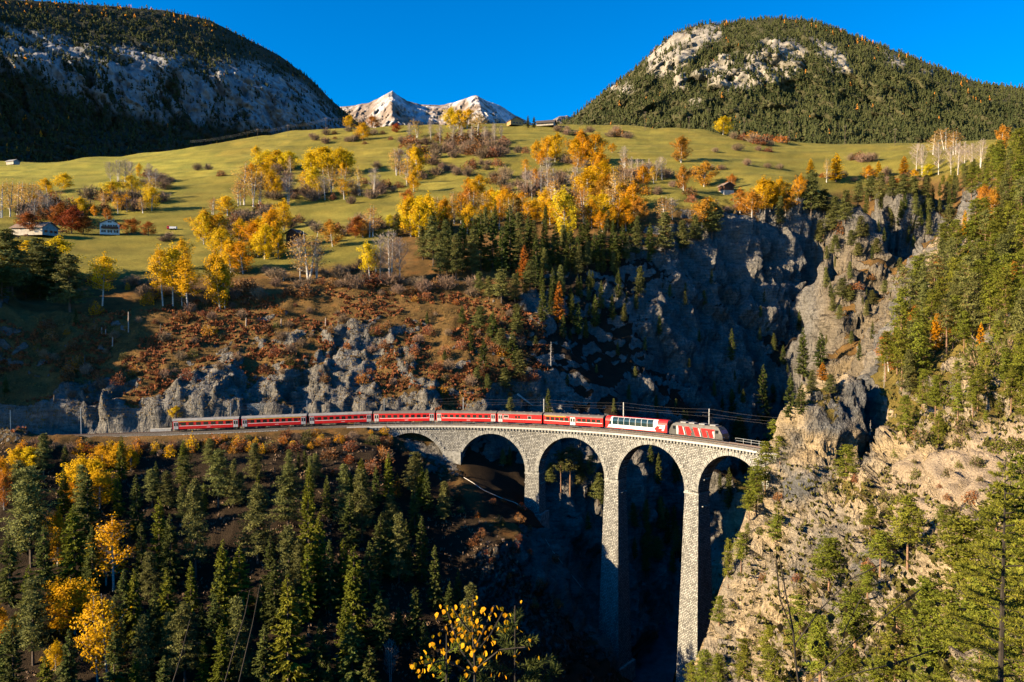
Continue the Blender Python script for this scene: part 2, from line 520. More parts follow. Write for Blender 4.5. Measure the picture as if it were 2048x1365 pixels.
# beds dipping across the rock faces
q = P0 @ np.array([0.80, -0.35, 0.48])
BED = np.stack([q * 1.5, P0 @ np.array([0.55, 0.2, -0.8]) * 0.55, P0 @ np.array([0.2, 0.9, 0.35]) * 0.7], 1)
bed = fbm(BED, 4.5, 3, 11, ridged=True)
fine = fbm(P0, 3.0, 4, 21)
sel_ = np.where((rockness > 0.03) & (gy > 40) & (gy < 430))[0]
blk = np.zeros(len(gx))
wall_ = soft_poly(px0, py0, [(1100,560),(1250,490),(1640,430),(1900,380),(1800,900),(1500,1400),(1150,1400),(1100,900)], 20) * (gy > 215)
blk[sel_] = (facets(P0[sel_] * [1, 1, 0.6] + 1.5 * np.stack([fine[sel_]] * 3, 1), 15.0, 65) * (2.0 + 4.5 * wall_[sel_] + 2.6 * rr_mask[sel_] + 1.5 * outcrop[sel_])) + facets(BED[sel_] + 0.8 * np.stack([fine[sel_]] * 3, 1), 7.5, 5) * 2.6 + facets(BED[sel_], 3.1, 25) * (1.25 + 0.9 * rr_mask[sel_]) + facets(BED[sel_], 1.4, 45) * (0.5 + 0.5 * rr_mask[sel_])
_S2 = _S[::4]
dtr = np.full(len(gx), 99.0)
_sel = np.where((gx > -330) & (gx < 90) & (gy > 130) & (gy < 270))[0]
for a in range(0, len(_sel), 20000):
    qq = _sel[a:a + 20000]
    dtr[qq] = np.sqrt(((gx[qq][:, None] - _X[None, 180::4]) ** 2 + (gy[qq][:, None] - _Y[None, 180::4]) ** 2).min(1))
keep = smooth(2.8, 8.0, dtr) * smooth(3, 14, gy)
disp = (big * amp_big + bed * 0.9 * rockness + blk * rockness * (0.7 + 0.35 * rr_mask) + outcrop * 0.8 + fine * (0.15 + 0.6 * rough + 0.5 * hill)) * keep
disp = disp - 1.9 * rr_mask * keep
disp = np.where(disp > 1.5, 1.5 + 2.2 * np.tanh((disp - 1.5) / 2.2), disp) * (rr_mask > 0.05) + disp * (rr_mask <= 0.05)
disp += fbm(P0, 60, 3, 31) * 3.0 * smooth(300, 400, gy) + 0.8 * np.sin(P0[:, 2] * 0.55 + 5 * fbm(P0, 80, 2, 33)) * smooth(300, 380, gy)
P1 = P0 + nrm0 * disp[:, None]
nrm1 = grid_normals(P1)
slope1 = 1 - nrm1[:, 2]
px1, py1 = project(P1)

# ground colours and rock mask by place
def colour_ground(P, px, py, sl):
    n = len(P)
    f1 = fbm(P, 9, 4, 41)[:, None]; f2 = fbm(P, 2.2, 3, 47)[:, None]; f3 = fbm(P, 40, 3, 52)[:, None]
    grass = np.array([0.215, 0.184, 0.037]) * (1 + 0.22 * f3 + 0.12 * f1) + np.array([0.05, 0.02, 0.0]) * f1
    lush = soft_poly(px, py, [(-400,330),(400,300),(430,330),(250,380),(180,360),(-400,370)], 40)[:, None]
    grass = grass * (1 + 0.35 * lush) + np.array([0.0, 0.02, 0]) * lush
    band = np.sin((P[:, 2:3] * 1.1 + 6 * f3 + 1.2 * f1))
    band = np.sign(band) * np.abs(band) ** 0.6
    grass = grass * (1 + 0.16 * band * (0.6 + f3) + 0.18 * f1 + 0.12 * f2) + np.array([0.045, 0.010, 0.0]) * np.clip(fbm(P, 26, 4, 55)[:, None], 0, 1)
    dry = np.array([0.165, 0.098, 0.034]) * (1 + 0.5 * f1 + 0.45 * f2) + np.array([0.07, -0.005, -0.01]) * np.clip(f2, 0, 1)
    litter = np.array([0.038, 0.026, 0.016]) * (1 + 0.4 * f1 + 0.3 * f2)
    moss = np.array([0.195, 0.145, 0.038]) * (1 + 0.45 * f1 + 0.3 * f2)
    sand = np.array([0.40, 0.305, 0.205]) * (1 + 0.10 * f1 + 0.12 * f2)
    edge = soft_poly(px, py, [(-900,490),(0,500),(130,560),(350,555),(500,545),(700,530),(760,505),(800,450),(1000,440),(1280,420),(1500,415),(1600,400),(1750,372),(1950,345),(2400,320),(2400,-200),(-900,-200)], 10)[:, None]
    far = smooth(282, 300, P[:, 1])[:, None]
    c = dry * (1 - edge * far) + grass * edge * far
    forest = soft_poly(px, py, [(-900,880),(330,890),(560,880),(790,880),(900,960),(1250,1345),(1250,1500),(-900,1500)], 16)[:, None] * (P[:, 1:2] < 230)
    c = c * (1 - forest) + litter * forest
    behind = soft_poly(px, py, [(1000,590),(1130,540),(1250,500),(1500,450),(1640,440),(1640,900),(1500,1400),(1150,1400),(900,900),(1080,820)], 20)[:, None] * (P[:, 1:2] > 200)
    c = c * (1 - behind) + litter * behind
    right = soft_poly(px, py, [(1600,760),(1780,700),(1860,470),(2400,250),(2400,1500),(1300,1500),(1500,900)], 14)[:, None] * (P[:, 1:2] < 300)
    c = c * (1 - right) + moss * right
    scree = soft_poly(px, py, [(1760,930),(1850,880),(1960,850),(2060,830),(2400,850),(2060,960),(1960,1010),(1900,1090),(1830,1120),(1760,1000)], 14)[:, None] * (P[:, 1:2] < 170)
    c = c * (1 - scree) + sand * scree
    # rock colours
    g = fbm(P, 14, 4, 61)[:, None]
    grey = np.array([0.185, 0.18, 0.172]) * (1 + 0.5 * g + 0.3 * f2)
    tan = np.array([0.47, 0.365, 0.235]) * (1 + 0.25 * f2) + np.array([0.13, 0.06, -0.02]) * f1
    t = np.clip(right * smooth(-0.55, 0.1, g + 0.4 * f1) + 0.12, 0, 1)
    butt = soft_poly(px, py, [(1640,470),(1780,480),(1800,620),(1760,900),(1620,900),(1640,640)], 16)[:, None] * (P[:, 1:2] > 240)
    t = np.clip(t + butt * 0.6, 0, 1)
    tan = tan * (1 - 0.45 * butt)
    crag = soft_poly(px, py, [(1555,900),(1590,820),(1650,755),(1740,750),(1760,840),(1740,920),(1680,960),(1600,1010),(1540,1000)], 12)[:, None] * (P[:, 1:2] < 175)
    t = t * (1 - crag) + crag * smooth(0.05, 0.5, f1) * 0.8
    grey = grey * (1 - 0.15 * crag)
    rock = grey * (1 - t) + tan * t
    rk = np.maximum(rockness * 1.05, smooth(0.34, 0.55, sl + 0.12 * f2[:, 0]) * near)
    rk = rk * (0.55 + 0.45 * smooth(0.06, 0.26, sl + 0.1 * f2[:, 0])) + 0.30 * f2[:, 0] * (rockness > 0.05)
    rk = rk * (1 - (edge * far)[:, 0] * 0.9)
    rk *= 1 - 0.55 * forest[:, 0]
    rk *= 1 - 0.7 * scree[:, 0] * smooth(0.2, 0.0, f1[:, 0])
    return np.clip(c, 0.005, 1), np.clip(rock, 0.02, 1), rk
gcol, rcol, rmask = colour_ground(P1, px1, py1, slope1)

def terrain_material():
    m, nt, b, out = nodes('hillside_ground')
    L = nt.links
    ac = nt.nodes.new('ShaderNodeAttribute'); ac.attribute_name = 'ground_colour'
    ar = nt.nodes.new('ShaderNodeAttribute'); ar.attribute_name = 'rock_colour'
    geo = nt.nodes.new('ShaderNodeNewGeometry')
    pos = geo.outputs['Position']
    n1 = noise(nt, 0.9, 4, 0.65, pos)
    n2 = noise(nt, 3.5, 3, 0.7, pos)
    # rock streaks along the dipping beds
    mp = nt.nodes.new('ShaderNodeMapping')
    mp.inputs['Rotation'].default_value = (0.5, 0.5, 0.3)
    mp.inputs['Scale'].default_value = (0.25, 0.25, 1.6)
    L.new(pos, mp.inputs[0])
    n3 = noise(nt, 0.8, 5, 0.7, mp.outputs[0])
    vor = nt.nodes.new('ShaderNodeTexVoronoi'); vor.feature = 'DISTANCE_TO_EDGE'
    mp2 = nt.nodes.new('ShaderNodeMapping'); mp2.inputs['Scale'].default_value = (1, 1, 0.6); mp2.inputs['Rotation'].default_value = (0.2, 0.5, 0.1)
    L.new(pos, mp2.inputs[0])
    wp = mixrgb(nt, 0.35, mp2.outputs[0], nt.nodes.new('ShaderNodeTexNoise').outputs[1], 'ADD')
    L.new(wp, vor.inputs['Vector']); vor.inputs['Scale'].default_value = 0.9
    crack = ramp(nt, vor.outputs['Distance'], [(0.0, 0.5), (0.05, 1.0)])
    rk = mixrgb(nt, 0.85, ar.outputs['Color'], ramp(nt, n3, [(0.25, 0.35), (0.55, 1.0), (0.8, 1.35)]), 'MULTIPLY')
    rk = mixrgb(nt, 0.4, rk, crack, 'MULTIPLY')
    rk = mixrgb(nt, 0.5, rk, ramp(nt, n2, [(0.3, 0.6), (0.7, 1.3)]), 'MULTIPLY')
    gr = mixrgb(nt, 0.75, ac.outputs['Color'], ramp(nt, n2, [(0.25, 0.5), (0.5, 1.0), (0.75, 1.45)]), 'MULTIPLY')
    gr = mixrgb(nt, 0.5, gr, ramp(nt, n1, [(0.3, 0.65), (0.7, 1.35)]), 'MULTIPLY')
    am = nt.nodes.new('ShaderNodeAttribute'); am.attribute_name = 'rock_mask'
    mx = nt.nodes.new('ShaderNodeMath'); mx.operation = 'ADD'
    sb = nt.nodes.new('ShaderNodeMath'); sb.operation = 'SUBTRACT'; sb.inputs[1].default_value = 0.5
    L.new(n1, sb.inputs[0])
    L.new(am.outputs['Fac'], mx.inputs[0]); L.new(sb.outputs[0], mx.inputs[1])
    fac = ramp(nt, mx.outputs[0], [(0.38, 0.0), (0.56, 1.0)])
    L.new(mixrgb(nt, fac, gr, rk), b.inputs['Base Color'])
    b.inputs['Roughness'].default_value = 0.95
    b.inputs['Specular IOR Level'].default_value = 0.08
    bp = nt.nodes.new('ShaderNodeBump'); bp.inputs['Strength'].default_value = 1.0; bp.inputs['Distance'].default_value = 1.3
    h = nt.nodes.new('ShaderNodeMath'); h.operation = 'ADD'
    L.new(n3, h.inputs[0])
    h2 = nt.nodes.new('ShaderNodeMath'); h2.operation = 'MULTIPLY'; h2.inputs[1].default_value = 0.5
    L.new(n2, h2.inputs[0]); L.new(h2.outputs[0], h.inputs[1])
    # angular blocks and open joints on the rock
    va = nt.nodes.new('ShaderNodeTexVoronoi'); va.inputs['Scale'].default_value = 0.75; L.new(mp2.outputs[0], va.inputs['Vector'])
    vb = nt.nodes.new('ShaderNodeTexVoronoi'); vb.inputs['Scale'].default_value = 2.3; L.new(wp, vb.inputs['Vector'])
    sa = nt.nodes.new('ShaderNodeMath'); sa.operation = 'MULTIPLY_ADD'; sa.inputs[1].default_value = 0.9
    L.new(va.outputs['Distance'], sa.inputs[0]); L.new(h.outputs[0], sa.inputs[2])
    sb2 = nt.nodes.new('ShaderNodeMath'); sb2.operation = 'MULTIPLY_ADD'; sb2.inputs[1].default_value = 0.35
    L.new(vb.outputs['Distance'], sb2.inputs[0]); L.new(sa.outputs[0], sb2.inputs[2])
    hm = nt.nodes.new('ShaderNodeMix'); L.new(fac, hm.inputs[0]); L.new(h2.outputs[0], hm.inputs[2]); L.new(sb2.outputs[0], hm.inputs[3])
    L.new(hm.outputs[0], bp.inputs['Height']); L.new(bp.outputs[0], b.inputs['Normal'])
    return m
M['terrain'] = terrain_material()
idx = np.arange(nr * na).reshape(nr, na)
TF = np.stack([idx[:-1, :-1].ravel(), idx[:-1, 1:].ravel(), idx[1:, 1:].ravel(), idx[1:, :-1].ravel()], 1)
tme = mesh_np('hillside', P1, TF, M['terrain'])
def setcol(me, name, c):
    a = me.attributes.new(name, 'FLOAT_COLOR', 'POINT')
    a.data.foreach_set('color', np.concatenate([c, np.ones((len(c), 1))], 1).astype(np.float32).ravel())
def setval(me, name, v):
    a = me.attributes.new(name, 'FLOAT', 'POINT')
    a.data.foreach_set('value', np.asarray(v, np.float32))
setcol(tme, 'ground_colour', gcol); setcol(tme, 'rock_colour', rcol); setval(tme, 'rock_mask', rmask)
terrain = add('terrain', tme)
tag(terrain, kind='structure', label='alpine hillside with meadow, rock slopes and the river gorge')
BVH = BVHTree.FromPolygons([tuple(v) for v in P1.tolist()], TF.tolist())
def hit(px, py, dmin=0.0):
    """where the line of sight through a picture point meets the hillside."""
    d = Vector(ray(px, py)).normalized()
    o = Vector((0, 0, CAMZ)) + d * (dmin / max(d.y, 0.2))
    loc, nn, k, dist = BVH.ray_cast(o, d, 4000)
    return loc
def rock_at(p):
    loc, nn, k, dist = BVH.find_nearest(p)
    return rmask[TF[k][0]] if k is not None else 0.0
def drop(x, y, top=900):
    loc, nn, k, dist = BVH.ray_cast(Vector((x, y, top)), Vector((0, 0, -1)), 2000)
    return loc
# ------------------------------------------------------------------ viaduct
def stone_material():
    m, nt, b, out = nodes('limestone_masonry')
    L = nt.links
    uv = nt.nodes.new('ShaderNodeUVMap').outputs[0]
    nz = nt.nodes.new('ShaderNodeTexNoise'); nz.inputs['Scale'].default_value = 1.3; nz.inputs['Detail'].default_value = 3
    L.new(uv, nz.inputs['Vector'])
    wv = mixrgb(nt, 0.16, uv, nz.outputs[1], 'ADD')
    br = nt.nodes.new('ShaderNodeTexBrick')
    L.new(wv, br.inputs['Vector'])
    br.offset = 0.5; br.squash = 0.7; br.squash_frequency = 3
    br.inputs['Scale'].default_value = 1.0
    br.inputs['Color1'].default_value = (0.135, 0.13, 0.118, 1)
    br.inputs['Color2'].default_value = (0.40, 0.385, 0.345, 1)
    br.inputs['Mortar'].default_value = (0.045, 0.042, 0.038, 1)
    br.inputs['Mortar Size'].default_value = 0.055
    br.inputs['Mortar Smooth'].default_value = 0.2
    br.inputs['Bias'].default_value = 0.25
    br.inputs['Brick Width'].default_value = 0.78
    br.inputs['Row Height'].default_value = 0.4
    n1 = noise(nt, 0.35, 4, 0.6, uv)
    n2 = noise(nt, 3.0, 4, 0.7, uv)
    c = mixrgb(nt, 0.55, br.outputs['Color'], ramp(nt, n2, [(0.3, 0.55), (0.65, 1.35)]), 'MULTIPLY')
    c = mixrgb(nt, 0.5, c, ramp(nt, n1, [(0.3, 0.72), (0.7, 1.2)]), 'MULTIPLY')
    mpv = nt.nodes.new('ShaderNodeMapping'); mpv.inputs['Scale'].default_value = (0.9, 0.07, 1); L.new(uv, mpv.inputs[0])
    stn = noise(nt, 1.0, 5, 0.7, mpv.outputs[0])
    c = mixrgb(nt, 0.6, c, ramp(nt, stn, [(0.3, 0.55), (0.52, 1.0), (0.75, 1.12)]), 'MULTIPLY')
    L.new(c, b.inputs['Base Color'])
    b.inputs['Roughness'].default_value = 0.92
    bp = nt.nodes.new('ShaderNodeBump'); bp.inputs['Strength'].default_value = 1.0; bp.inputs['Distance'].default_value = 0.12
    iv = nt.nodes.new('ShaderNodeMath'); iv.operation = 'SUBTRACT'; iv.inputs[0].default_value = 1.0
    L.new(br.outputs['Fac'], iv.inputs[1])
    ad = nt.nodes.new('ShaderNodeMath'); ad.operation = 'ADD'
    L.new(iv.outputs[0], ad.inputs[0]); L.new(n2, ad.inputs[1])
    L.new(ad.outputs[0], bp.inputs['Height']); L.new(bp.outputs[0], b.inputs['Normal'])
    return m
M['stone'] = stone_material()
M['block'] = plain('pale_limestone_block', (0.29, 0.28, 0.25), 0.9, 0.4, 1.2)
M['steel'] = plain('galvanised_steel', (0.42, 0.43, 0.44), 0.45, 0.1, 4, 0.5, 0.6)
M['ballast'] = plain('track_ballast', (0.15, 0.125, 0.10), 0.95, 0.4, 5)
M['rail'] = plain('rusty_rail', (0.16, 0.10, 0.07), 0.5, 0.2, 3, 0.5, 0.3)
M['sleeper'] = plain('dark_sleeper', (0.07, 0.055, 0.045), 0.9, 0.3, 2)
M['concrete'] = plain('pale_concrete', (0.46, 0.44, 0.40), 0.85, 0.15, 1.5)

def uv_mesh(name, V, F, UV, mat):
    """faces with per-corner uv in metres."""
    me = bpy.data.meshes.new(name)
    me.from_pydata([tuple(v) for v in V], [], F)
    lay = me.uv_layers.new(name='UVMap')
    k = 0
    for f, uvs in zip(F, UV):
        for c in uvs:
            lay.data[k].uv = c
            k += 1
    me.materials.append(mat)
    me.update()
    return me

viaduct = empty('stone_viaduct', off(32.6, 0, -69))
tag(viaduct, 'curved pale stone railway viaduct with tall tapering piers and round arches', 'viaduct')
VINV = -Vector(viaduct.location)
def vadd(name, me):
    o = add(name, me, viaduct)
    o.location = VINV
    return o
# arches: centre s, springing height
ARCH = [(PIERS[i] + PIERS[i + 1]) / 2 for i in range(3)]
ARCH = [PIERS[0] - 12.1] + ARCH + [PIERS[3] + 12.1]
CROWN = 2.55
def z_low(s):
    """underside of the arches; over the piers the springing level."""
    for c in ARCH:
        if abs(s - c) < SPAN_R:
            return zr(c) - CROWN - SPAN_R + math.sqrt(SPAN_R ** 2 - (s - c) ** 2)
    c = min(ARCH, key=lambda a: abs(a - s))
    return zr(c) - CROWN - SPAN_R - 0.0
ZT = -0.95     # top of the masonry below the rail
smp = set()
for c in ARCH:
    for k in range(49):
        t = math.pi * k / 48
        smp.add(round(c - SPAN_R * math.cos(t), 4))
for p in PIERS: smp.add(p)
smp.add(-26.0); smp.add(112.0); smp.add(105.5)
smp = sorted(smp)
V, F, UV = [], [], []
def quad(a, b, c, d, ua, ub, uc, ud):
    k = len(V)
    V.extend([a, b, c, d]); F.append((k, k + 1, k + 2, k + 3)); UV.append((ua, ub, uc, ud))
for s0, s1 in zip(smp[:-1], smp[1:]):
    e = 1e-3
    l0, l1 = z_low(s0 + e), z_low(s1 - e)
    if s0 >= ARCH[-1] + SPAN_R - 0.01 or s1 <= ARCH[0] - SPAN_R + 0.01:
        l0 -= 9; l1 -= 9
    for sd_ in (1, -1):
        n = DECK_HALF * sd_
        zs0, zs1 = zr(s0), zr(s1)
        A, B = off(s0, n, l0 - zs0), off(s1, n, l1 - zs1)
        C_, D_ = off(s1, n, ZT), off(s0, n, ZT)
        q = (A, B, C_, D_); u = ((s0, A[2]), (s1, B[2]), (s1, C_[2]), (s0, D_[2]))
        if sd_ == 1: quad(*q, *u)
        else: quad(*q[::-1], *u[::-1])
    # soffit
    A, B, C_, D_ = off(s0, DECK_HALF, l0 - zr(s0)), off(s1, DECK_HALF, l1 - zr(s1)), off(s1, -DECK_HALF, l1 - zr(s1)), off(s0, -DECK_HALF, l0 - zr(s0))
    quad(D_, C_, B, A, (0, s0 * 1.3 + l0), (0, s1 * 1.3 + l1), (4.3, s1 * 1.3 + l1), (4.3, s0 * 1.3 + l0))
vadd('spandrel_wall', uv_mesh('spandrel_wall', V, F, UV, M['stone']))
# piers
def pier(s, zbase):
    global V, F, UV
    V, F, UV = [], [], []
    x, y, th = tr(s)
    t = np.array([math.cos(th), math.sin(th), 0]); n = np.array([-math.sin(th), math.cos(th), 0])
    c = np.array([x, y, 0])
    zt = min(zr(a) - CROWN - SPAN_R for a in ARCH if abs(a - s) < 14)
    H = zt - zbase
    lv = max(2, int(H / 3))
    ring = []
    for k in range(lv + 1):
        z = zt + 0.35 - (H + 0.35) * k / lv
        d = zt - z
        a, bb = PIER_HALF + 0.003 + d * 0.024, DECK_HALF + 0.004 + d * 0.029
        ring.append([c + t * (-a) + n * bb + [0, 0, z], c + t * a + n * bb + [0, 0, z], c + t * a - n * bb + [0, 0, z], c - t * a - n * bb + [0, 0, z]])
    for k in range(lv):
        for j in range(4):
            p, q_ = ring[k][j], ring[k][(j + 1) % 4]
            p2, q2 = ring[k + 1][j], ring[k + 1][(j + 1) % 4]
            w0, w1 = np.linalg.norm(q_ - p) / 2, np.linalg.norm(q2 - p2) / 2
            o = j * 7.3 + s
            quad(tuple(p2), tuple(q2), tuple(q_), tuple(p), (o - w1, p2[2]), (o + w1, q2[2]), (o + w0, q_[2]), (o - w0, p[2]))
    o = vadd('pier', uv_mesh('pier', V, F, UV, M['stone']))
    # string course where the arches spring
    mb = MB()
    for z, h, e in ((zt - 0.2, 0.45, 0.16),):
        a, bb = PIER_HALF + e, DECK_HALF + e
        pts = [c + t * (-a) + n * bb, c + t * a + n * bb, c + t * a - n * bb, c - t * a - n * bb]
        lo = [(p[0], p[1], z - h / 2) for p in pts]; hi = [(p[0], p[1], z + h / 2) for p in pts]
        for j in range(4):
            mb.poly([lo[j], lo[(j + 1) % 4], hi[(j + 1) % 4], hi[j]])
        mb.poly(hi); mb.poly(lo[::-1])
    mb.build('impost_course', M['block'], o)
    # old scaffold beam stubs left sticking out of the pier
    for dz in (3.4, -3.1):
        for sgn in (-1, 1):
            for nn in (-1.2, 0.0, 1.2):
                mb = MB()
                p = c + t * sgn * (PIER_HALF + 0.05) + n * nn
                q2 = c + t * sgn * (PIER_HALF + 0.75) + n * nn
                if dz > 0: q2 = c + t * sgn * (PIER_HALF + 1.1) + n * nn
                mb.tube([(p[0], p[1], zt + dz), (q2[0], q2[1], zt + dz)], 0.16, 4)
                mb.build('stone_bracket', M['block'], o)
    # footing
    mb = MB()
    a, bb = PIER_HALF + H * 0.024 + 0.7, DECK_HALF + H * 0.029 + 0.7
    pts = [c + t * (-a) + n * bb, c + t * a + n * bb, c + t * a - n * bb, c - t * a - n * bb]
    lo = [(p[0], p[1], zbase - 6) for p in pts]; hi = [(p[0], p[1], zbase + 2.2) for p in pts]
    for j in range(4): mb.poly([lo[j], lo[(j + 1) % 4], hi[(j + 1) % 4], hi[j]])
    mb.poly(hi)
    mb.build('footing', M['block'], o)
for s in PIERS:
    x, y, th = tr(s)
    pier(s, drop(x, y).z - 1.0)
# arch rings: single voussoirs, proud of the wall
vm = {}
for ci, c in enumerate(ARCH):
    n = 58
    for k in range(n):
        t0, t1 = math.pi * (k + 0.07) / n, math.pi * (k + 0.93) / n
        sm = c - SPAN_R * math.cos((t0 + t1) / 2)
        if sm < -16: continue
        h = 1.12 + 0.22 * ((k * 7 + ci) % 3 - 1)
        pts = []
        for rr_, tt in ((SPAN_R - 0.02, t0), (SPAN_R - 0.02, t1), (SPAN_R + h, t1), (SPAN_R + h, t0)):
            s_ = c - rr_ * math.cos(tt)
            pts.append((s_, zr(c) - CROWN - SPAN_R + rr_ * math.sin(tt)))
        mb = MB()
        dn = 0.10 + 0.04 * ((k * 5) % 3)
        fr = [off(s_, DECK_HALF + dn, z - zr(s_)) for s_, z in pts]
        bk = [off(s_, DECK_HALF - 0.25, z - zr(s_)) for s_, z in pts]
        mb.poly(fr)
        for j in range(4): mb.poly([bk[j], bk[(j + 1) % 4], fr[(j + 1) % 4], fr[j]])
        o = mb.build('voussoir', M['block'], viaduct); o.location = VINV
# corbels under the deck slab
mb = MB(); mb.box(-0.26, 0.26, -0.02, 0.42, -0.5, 0.0)
cme = mb.mesh('corbel', M['block'])
s = -15.0
while s < 112:
    for sd_ in (1,):
        o = add('corbel', cme, viaduct)
        p = off(s, DECK_HALF - 0.01, ZT - 0.004)
        x, y, th = tr(s)
        o.location = Vector(p) + VINV
        o.rotation_euler = (0, 0, th)
    s += 0.98
# deck slab with edge
st = [-26 + 1.5 * k for k in range(int(140 / 1.5))]
for sd_ in (1, -1):
    mb = MB()
    for s0, s1 in zip(st[:-1], st[1:]):
        nA, nB = (DECK_HALF + 0.5) * sd_, 1.75 * sd_
        prof = [(nA, ZT), (nA, ZT + 0.42), (nB, ZT + 0.42), (nB, ZT)]
        a = [off(s0, n_, z) for n_, z in prof]; b_ = [off(s1, n_, z) for n_, z in prof]
        for j in range(4):
            q = [a[j], b_[j], b_[(j + 1) % 4], a[(j + 1) % 4]]
            mb.poly(q if sd_ == -1 else q[::-1])
    o = mb.build('deck_edge', M['concrete'], viaduct); o.location = VINV
# railing along the deck
mb = MB()
s = -15.0
rl = [[], []]
while s < 112:
    x, y, th = tr(s)
    mb.tube([off(s, DECK_HALF + 0.4, ZT + 0.42), off(s, DECK_HALF + 0.4, ZT + 1.4)], 0.035, 4)
    rl[0].append(off(s, DECK_HALF + 0.4, ZT + 1.4)); rl[1].append(off(s, DECK_HALF + 0.4, ZT + 0.95))
    s += 2.4
for l in rl: mb.tube(l, 0.025, 4)
o = mb.build('railing', M['steel'], viaduct); o.location = VINV

# ------------------------------------------------------------------ track
track = empty('railway_track', off(40, 0, 0))
tag(track, 'single metre gauge track with ballast across the viaduct and along the embankment', kind='structure')
TINV = -Vector(track.location)
mb = MB()
st = [-40 + 2.0 * k for k in range(176)]
for s0, s1 in zip(st[:-1], st[1:]):
    prof = [(1.74, -0.9), (1.5, -0.16), (-1.5, -0.16), (-1.74, -0.9)]
    a = [off(s0, n_, z) for n_, z in prof]; b_ = [off(s1, n_, z) for n_, z in prof]
    for j in range(3): mb.poly([a[j], b_[j], b_[j + 1], a[j + 1]][::-1])
o = mb.build('ballast_bed', M['ballast'], track); o.location = TINV
for sd_ in (1, -1):
    mb = MB()
    for s0, s1 in zip(st[:-1], st[1:]):
        prof = [(0.54 * sd_, -0.13), (0.54 * sd_, 0.0), (0.47 * sd_, 0.0), (0.47 * sd_, -0.13)]
        a = [off(s0, n_, z) for n_, z in prof]; b_ = [off(s1, n_, z) for n_, z in prof]
        for j in range(4): mb.poly([a[j], b_[j], b_[(j + 1) % 4], a[(j + 1) % 4]])
    o = mb.build('rail', M['rail'], track); o.location = TINV
mb = MB()
s = -20.0
while s < 290:
    a = [off(s + q, n_, z) for q, n_, z in ((-.12, 0.95, -.125), (.12, .95, -.125), (.12, -.95, -.125), (-.12, -.95, -.125))]
    b_ = [off(s + q, n_, z) for q, n_, z in ((-.12, 0.95, -.2), (.12, .95, -.2), (.12, -.95, -.2), (-.12, -.95, -.2))]
    mb.poly(a[::-1])
    for j in range(4): mb.poly([a[j], a[(j + 1) % 4], b_[(j + 1) % 4], b_[j]])
    s += 0.7
o = mb.build('sleepers', M['sleeper'], track); o.location = TINV
tag(o, kind='stuff')
# ------------------------------------------------------------------ far mountains
def attr_material(name, bump=0.6, scale=0.02, rough=0.95, dist=6.0):
    m, nt, b, out = nodes(name)
    a = nt.nodes.new('ShaderNodeAttribute'); a.attribute_name = 'ground_colour'
    geo = nt.nodes.new('ShaderNodeNewGeometry')
    n1 = noise(nt, scale, 6, 0.7, geo.outputs['Position'])
    nt.links.new(mixrgb(nt, 0.8, a.outputs['Color'], ramp(nt, n1, [(0.28, 0.4), (0.5, 1.0), (0.75, 1.5)]), 'MULTIPLY'), b.inputs['Base Color'])
    b.inputs['Roughness'].default_value = rough
    b.inputs['Specular IOR Level'].default_value = 0.05
    bp = nt.nodes.new('ShaderNodeBump'); bp.inputs['Strength'].default_value = bump; bp.inputs['Distance'].default_value = dist
    nt.links.new(n1, bp.inputs['Height']); nt.links.new(bp.outputs[0], b.inputs['Normal'])
    return m
M['mountain'] = attr_material('mountain_rock', 0.8, 0.06, 0.95, 5)
M['peak'] = attr_material('snow_dusted_peak', 0.6, 0.02, 0.9, 12)
def build_mountain(name, label, crest, ybase, Dfun, cols, rows, noise_amp, colourfun, mat, ns=1.0, seed=0):
    px = np.linspace(crest[0][0], crest[-1][0], cols)
    cy = np.interp(px, [c[0] for c in crest], [c[1] for c in crest])
    t = np.concatenate([np.linspace(0, 1, rows), 1 + np.linspace(0.04, 0.6, 8)])
    T, PX = np.meshgrid(t, px, indexing='ij')
    CY = np.broadcast_to(cy, T.shape)
    YB = np.broadcast_to(np.interp(px, [c[0] for c in ybase], [c[1] for c in ybase]), T.shape)
    PY = np.where(T <= 1, YB + (CY - YB) * T, CY + (T - 1) * 160)
    D = Dfun(PX, T, PY)
    P = np.stack([at(a, b, c) for a, b, c in zip(PX.ravel(), PY.ravel(), D.ravel())])
    back = (T.ravel() > 1)
    n1 = fbm(P * [1, 1, 0.55], 150 * ns, 5, 70 + seed, ridged=True)
    n2 = fbm(P * [1, 1, 0.22], 38 * ns, 4, 80 + seed, ridged=True, gain=0.6)
    n3 = facets(P * [1, 1, 0.35], 42 * ns, 91) + 0.5 * facets(P * [1, 1, 0.5], 17 * ns, 92)
    fade = np.clip(1 - T.ravel(), 0, 1) ** 0.5 * 0.85 + 0.15
    dirs = P * [1, 1, 0]; dirs /= np.linalg.norm(dirs, axis=1, keepdims=True)
    a = noise_amp(PX.ravel(), PY.ravel(), T.ravel())
    P = P - dirs * ((n1 * 0.6 + n2 * 0.42 + n3 * 0.28) * a * fade)[:, None]
    P[:, 2] += n2 * a * 0.06 * np.clip(1 - T.ravel(), 0, 1)
    nr_, na_ = T.shape
    ii = np.arange(nr_ * na_).reshape(nr_, na_)
    F_ = np.stack([ii[:-1, :-1].ravel(), ii[:-1, 1:].ravel(), ii[1:, 1:].ravel(), ii[1:, :-1].ravel()], 1)
    me = mesh_np(name, P, F_, mat)
    setcol(me, 'ground_colour', np.clip(colourfun(PX.ravel(), PY.ravel(), T.ravel(), P, n1, n2), 0, 1))
    o = add(name, me)
    tag(o, label, kind='structure')
    return P.reshape(nr_, na_, 3), PX, PY, T
LCREST = [(-420,-30),(-150,-12),(0,-2),(100,6),(200,12),(330,22),(420,42),(500,82),(560,113),(620,158),(660,198),(700,232),(740,268),(800,310)]
